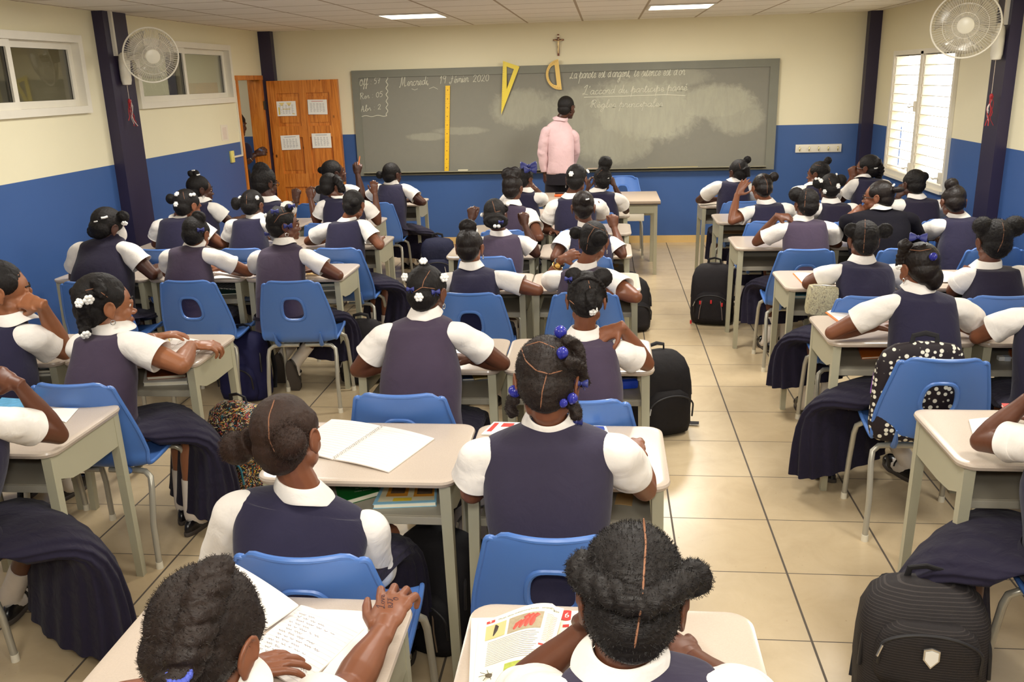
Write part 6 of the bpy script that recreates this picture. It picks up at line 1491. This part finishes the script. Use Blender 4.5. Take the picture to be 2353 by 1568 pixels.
r = empty('eraser', tuple(at(2306, 828, z=SHELF)), 'white eraser block on the shelf at the frame edge', 'eraser'); pp = at(2306, 828, z=SHELF); MB().box((pp.x, pp.y, SHELF+.010), (.055, .03, .02), None, .003).build('block', M_PAPER, r); MB().box((pp.x+.012, pp.y, SHELF+.0102), (.028, .0312, .0208)).build('sleeve', plain('pale sleeve', (200, 206, 210), .5), r, False)
book('orange book on the shelf behind the white eraser', [(2316, 808), (2370, 808), (2374, 824), (2322, 826)], SHELF, .012, M_ORG)
notebook('open notebook with red pen line on the first-row window-side desk', [(1624, 455), (1642, 455), (1638, 462), (1618, 462)], [(1643, 455), (1664, 455), (1662, 462), (1639, 462)], edge=M_RED)

# ------------------------------------------------------------------ bags
def bag_mat(name, rgb, stripe=None, rough=.75):
    t = NT(name, rough, .25); p = t.pos(True); c = lin(rgb)
    if stripe:
        x, y, z = t.xyz(p); f = t.math('GREATER_THAN', t.math('FLOORED_MODULO', t.math('ADD', z, 5), .0085), .0066); t.color(t.mix(f, c, lin(stripe)))
    else: t.color(t.mix(t.noise(p, 12, 4), tuple(x*.8 for x in c[:3]) + (1,), tuple(x*1.25 for x in c[:3]) + (1,)))
    t.bump(t.math('ADD', t.noise(p, 9, 3), t.math('MULTIPLY', t.noise(p, 500, 1), .05)), .5, .02); return t.m
def dots():
    t = NT('polka dot cloth', .6, .3); vo = t.n('ShaderNodeTexVoronoi', Scale=38); vo.inputs['Randomness'].default_value = .55; t.l(t.pos(True), vo.inputs['Vector'])
    t.color(t.ramp(vo.outputs['Distance'], [(.30, lin((226, 222, 204))), (.36, lin((34, 26, 30)))])); return t.m
def funky():
    t = NT('colourful patchwork print', .55, .35); p = t.pos(True); vo = t.n('ShaderNodeTexVoronoi', Scale=34); n = t.n('ShaderNodeTexNoise', Scale=10); t.l(p, n.inputs['Vector']); mx = t.n('ShaderNodeVectorMath', operation='ADD'); t.l(p, mx.inputs[0]); t.l(n.outputs[1], mx.inputs[1]); t.l(mx.outputs[0], vo.inputs['Vector'])
    s_ = t.n('ShaderNodeSeparateColor'); t.l(vo.outputs['Color'], s_.inputs[0])
    c = t.ramp(s_.outputs[0], [(.0, lin((214, 190, 120))), (.2, lin((60, 52, 50))), (.36, lin((214, 106, 60))), (.52, lin((226, 214, 190))), (.68, lin((60, 140, 160))), (.82, lin((196, 92, 120))), (.92, lin((230, 200, 80)))])
    c.node.color_ramp.interpolation = 'CONSTANT'; e = t.ramp(vo.outputs['Distance'], [(.40, (0, 0, 0, 1)), (.55, (1, 1, 1, 1))]); t.color(t.mix(e, c, lin((40, 34, 34)))); return t.m
M_ZIP = plain('dark zip', (30, 28, 30), .5); M_STRAP = plain('black webbing', (26, 24, 26), .8)
def backpack(label, base, w_, d_, h_, rz, mat, pocket=None, lean=0, straps=True, zipc=None, piping=None, tabs=None, shield=False, n_pockets=1, back=False):
    """a soft upright backpack whose front pocket faces local -y"""
    base = V(base); r = empty('backpack', base, label, 'backpack'); Mz = Matrix.Rotation(rz, 3, 'Z') @ Matrix.Rotation(-lean, 3, 'X')
    def T(x, y, z): return base + Mz @ V((x, y, z))
    seed = V((base.x*3, base.y*3, 1))
    def rr(hx, hy, z, yo=0, n=40, p=3.2):
        out = []
        for k in range(n):
            t = 2*math.pi*k/n; ct, st = math.cos(t), math.sin(t); q = V((math.copysign(abs(ct)**(2/p), ct)*hx, math.copysign(abs(st)**(2/p), st)*hy + yo, z))
            nz = noise.noise(q*7 + seed)*.012 + noise.noise(q*17 + seed)*.005; l_ = math.hypot(q.x, q.y-yo); f_ = 1 + nz/max(.03, l_) if z > .02 else 1
            out.append(T(q.x*f_, yo + (q.y-yo)*f_, max(.004, q.z)))
        return out
    W_, D_ = w_/2, d_/2
    body = MB().loft([rr(W_*.86, D_*.82, .0), rr(W_*.97, D_*.97, .02), rr(W_, D_*1.02, h_*.16), rr(W_*1.0, D_, h_*.4), rr(W_*.99, D_*.94, h_*.62), rr(W_*.96, D_*.84, h_*.78, D_*.06), rr(W_*.87, D_*.66, h_*.90, D_*.14), rr(W_*.66, D_*.42, h_*.97, D_*.2), rr(W_*.25, D_*.2, h_, D_*.24)]).build('body', mat, r, True, 180)
    def pocket_(z0, z1, kx, out, m, nm='front_pocket'):
        rings = []
        for t, k in ((0, .90), (.18, 1.0), (.6, .98), (.85, .86), (1.0, .55)):
            z = z0+(z1-z0)*t; rings.append([T(math.copysign(abs(math.cos(a))**.65, math.cos(a))*W_*kx*k, -D_*.72 - abs(math.sin(a))**.7*(out + D_*.2)*(1 if math.sin(a) > 0 else -.3)*(.92 if t < 1 else .6), z) for a in (2*math.pi*q/30 for q in range(30))])
        o = MB().loft(rings).build(nm, m, r, True, 180)
        arch = [T(-W_*kx*.93, -D_*.86-out*.8, z0+(z1-z0)*.35)] + [T(W_*kx*.93*-math.cos(a), -D_*.90-out*.86, z0+(z1-z0)*(.62 + .28*math.sin(a))) for a in np.linspace(0, math.pi, 13)] + [T(W_*kx*.93, -D_*.86-out*.8, z0+(z1-z0)*.35)]
        MB().tube(catmull(arch, 2), .005, 7).build('zip', zipc or M_ZIP, o)
        zp_ = arch[2]; MB().tube([zp_ + V((0, -.006, 0)), zp_ + Mz @ V((-.012, -.012, -.035))], .0042, 6).build('zip_pull', M_SILVER, o)
        return o
    pm = pocket or mat
    if n_pockets == 2: p1 = pocket_(.02, h_*.40, .88, .045, pm); p2 = pocket_(h_*.40, h_*.84, .80, .02, pm)
    else: p1 = pocket_(.02, h_*.58, .84, .04, pm); p2 = None
    top = [T(-W_*.97, -D_*.55, h_*.45)] + [T(-math.cos(a)*W_*.95, -D_*.50 + D_*.35*math.sin(a), h_*(.62+.30*math.sin(a))) for a in np.linspace(0, math.pi, 15)] + [T(W_*.97, -D_*.55, h_*.45)]
    MB().tube(catmull(top, 2), .006, 7).build('main_zip', zipc or M_ZIP, r)
    MB().tube([T(-.05, D_*.35, h_*.97), T(-.045, D_*.3, h_*1.06), T(0, D_*.28, h_*1.085), T(.045, D_*.3, h_*1.06), T(.05, D_*.35, h_*.97)], .011, 8, flat=.5).build('grab_handle', M_STRAP, r)
    if straps:
        for sx in (-1, 1): MB().tube(catmull([T(sx*W_*.5, D_*.9, h_*.9), T(sx*W_*.62, D_*1.35, h_*.7), T(sx*W_*.75, D_*1.4, h_*.35), T(sx*W_*.85, D_*.95, h_*.08)], 4), .022, 8, flat=.35).build('shoulder_strap', M_STRAP, r)
    if piping:
        mb = MB()
        for sx in (-.55, .55): mb.tube([T(sx*W_, -D_*.9-.045, h_*.12), T(sx*W_*.9, -D_*.9-.045, h_*.3), T(sx*W_*.7, -D_*.85-.03, h_*.5)], .003, 5)
        mb.build('piping', piping, p1)
    if tabs:
        for k, (a, b) in enumerate(((-.5, .4), (0, .42), (.5, .38), (.85, .40), (-.9, .06))): MB().box(T(a*W_, -D_*.98-.03, h_*b), (.014, .008, .030), Mz, .002).build('red_tab', tabs, r)
    if shield:
        z = h_*.66; pts = [(-.022, .026), (0, .033), (.022, .026), (.022, -.006), (.0, -.034), (-.022, -.006)]
        o = MB().prism([T(a, -D_*.92-.026, z+b) for a, b in pts], Mz @ V((0, -.006, 0))).build('shield_badge', M_SILVER, r, False)
        MB().prism([T(a*.8, -D_*.92-.0325, z+b*.8) for a, b in pts], Mz @ V((0, -.0015, 0))).build('shield_face', M_PAPER, o, False)
        for sx in (-1, 1): MB().prism([T(sx*W_*.62, -D_*.95-.045, h_*.40), T(sx*W_*.62, -D_*.95-.045, h_*.49), T(sx*W_*.36, -D_*.95-.045, h_*.405)], Mz @ V((0, -.004, 0))).build('corner_trim', plain('shiny black trim', (18, 17, 18), .25), r, False)
    return r
M_B1 = bag_mat('charcoal pinstripe cloth', (40, 36, 36), (60, 55, 53))
g = at(2150, 1322, z=.50); backpack('large charcoal pinstripe backpack with silver shield on the floor by the aisle', (g.x-.02, g.y+.0, 0), .37, .24, .47, R(-8), M_B1, shield=True, n_pockets=2)
g = at(1632, 744, z=0); backpack('black backpack with red tabs on the floor beside the window-side aisle', (g.x+.02, g.y+.06, 0), .34, .24, .48, R(-12), bag_mat('black bag cloth', (28, 24, 26)), tabs=plain('red tab', (190, 28, 34), .5), piping=plain('grey piping', (120, 104, 96), .5))
g = at(1008, 655, z=0); backpack('navy backpack with white piping on the floor by the chalkboard side', (g.x, g.y+.05, 0), .34, .22, .46, R(5), bag_mat('navy bag cloth', (30, 32, 56)), piping=plain('white piping', (214, 210, 204), .5))
g = at(1535, 1000, z=0); backpack('plain black backpack on the floor beside the second aisle desk', (g.x-.05, g.y+.10, 0), .34, .26, .46, R(25), bag_mat('black bag cloth B', (26, 23, 24)))
mb = MB(); s0 = at(1570, 968, z=.02); s1 = at(1606, 972, z=.015); mb.tube([s0, lerp(s0, s1, .5) + V((0, 0, -.004)), s1], .02, 8, flat=.25); o = mb.build('loose_strap', M_STRAP, bpy.data.objects[[q.name for q in bpy.data.objects if q.get('label', '').startswith('plain black backpack')][0]])
g = at(1468, 766, z=0); backpack('black backpack on the floor behind the fourth-row aisle desk leg', (g.x-.06, g.y+.12, 0), .30, .22, .42, R(20), bag_mat('black bag cloth C', (30, 27, 28)))
g = at(555, 926, z=0); backpack('dark blue backpack on the floor beneath the chairs by the door side', (g.x, g.y+.12, 0), .32, .22, .44, R(-10), bag_mat('dark blue bag cloth', (28, 28, 66)))
g = at(828, 886, z=0); backpack('black backpack on the floor beside the silver chair leg, third centre row', (g.x, g.y+.12, 0), .32, .22, .42, R(8), bag_mat('black bag cloth D', (28, 25, 27)))
g = at(530, 1150, z=0); backpack('backpack with a colourful patchwork print on the floor behind the spiral notebook desk', (g.x+.02, g.y+.12, 0), .33, .22, .46, R(-20), funky(), zipc=plain('teal zip', (50, 130, 150), .5))
g = at(1040, 1330, z=0); backpack('black and grey backpack on the floor between the two second centre desks', (g.x+.03, g.y+.35, 0), .30, .24, .40, R(30), bag_mat('black grey cloth', (34, 30, 32)), pocket=bag_mat('grey bag pocket', (104, 98, 98)))
g = at(1000, 1560, z=0); backpack('black backpack with stitched curves on the floor under the nearest desks', (g.x-.02, g.y+.25, 0), .32, .24, .42, R(-25), bag_mat('black bag cloth E', (24, 22, 24)), piping=plain('tan stitching', (120, 100, 80), .6))
bp = V((1.285, 3.575, .452)); backpack('black backpack with white polka dots standing on the aisle chair', bp, .36, .10, .43, R(180), dots(), zipc=plain('purple zip', (150, 90, 190), .5), straps=False)

# pen marks on the back of the hand on the nearest door-side desk
bo = [c for c in PEOPLE['c1L']['root'].children if c.name.startswith('body')][0]; off = PEOPLE['c1L']['root'].location
bvh = BVHTree.FromPolygons([v.co + off for v in bo.data.vertices], [tuple(p.vertices) for p in bo.data.polygons])
G['B'] = (.6, [[(.05, 0), (.05, .9)], [(.05, .9), (.4, .85), (.4, .55), (.08, .48), (.45, .42), (.45, .05), (.05, 0)]]); G['f2'] = None
mb = MB()
def hand_write(text, px, py, size):
    def fn(u, v):
        q = bvh.ray_cast(CP, ray(px - v, py - u).normalized()); return (q[0] + q[1]*.0004) if q[0] else None
    for pl in strokes(text, fn, size, 1.0, 0)[0]:
        pl = [p for p in pl if p is not None]
        if len(pl) > 1: mb.tube(pl, .0006, 5)
hand_write('Love', 884, 1399, 17); hand_write('BFF', 902, 1397, 11); hand_write('O', 915, 1380, 12)
if mb.v: mb.build('pen_marks', plain('faded blue ink', (58, 40, 52), .6), bo)
# ------------------------------------------------------------------ light
w = bpy.data.worlds.new('world'); sc.world = w; w.use_nodes = True
bg = w.node_tree.nodes['Background']; bg.inputs[0].default_value = (1.0, .97, .92, 1); bg.inputs[1].default_value = 6.0
def area(name, loc, rot, sx, sy, power, col=(1, .97, .905)):
    d = bpy.data.lights.new(name, 'AREA'); d.shape = 'RECTANGLE'; d.size = sx; d.size_y = sy; d.energy = power; d.color = col
    o = bpy.data.objects.new(name, d); COL.objects.link(o); o.location = loc; o.rotation_euler = rot; return o
for i, (x, y) in enumerate(((-1.8, 8.82), (.69, 8.82), (-2.4, 5.6), (.1, 5.6), (2.0, 5.6), (-2.4, 2.6), (.1, 2.6), (2.0, 2.6), (-1.2, .2), (1.2, .2))):
    area('ceiling_lamp', (x, y, ZC-.03), (0, 0, 0), .56, .56, 46 if y > 5 else 26)
for i, (x, y) in enumerate(((-5.8, 7.5), (-5.8, 4.5), (-5.4, 9.6))): area('neighbour_room_lamp', (x, y, ZC-.03), (0, 0, 0), .56, .56, 13)
# the photographer's flash, held just above the camera
d = bpy.data.lights.new('camera_flash', 'AREA'); d.shape = 'DISK'; d.size = .25; d.energy = 42; d.color = (1, .96, .89)
fo = bpy.data.objects.new('camera_flash', d); COL.objects.link(fo)
fo.location = CP + V((0, -.05, .22)); fo.rotation_euler = (CF + V((0, 0, .6))).to_track_quat('-Z', 'Y').to_euler()
sc.view_settings.view_transform = 'Standard'; sc.view_settings.look = 'None'; sc.view_settings.gamma = 1; sc.view_settings.use_curve_mapping = False
sc.view_settings.exposure = .06
sc.cycles.use_denoising = True
sc.cycles.max_bounces = 8; sc.cycles.diffuse_bounces = 5; sc.cycles.glossy_bounces = 3; sc.cycles.transmission_bounces = 6; sc.cycles.transparent_max_bounces = 8
sc.cycles.sample_clamp_indirect = 6; sc.cycles.caustics_reflective = False; sc.cycles.caustics_refractive = False
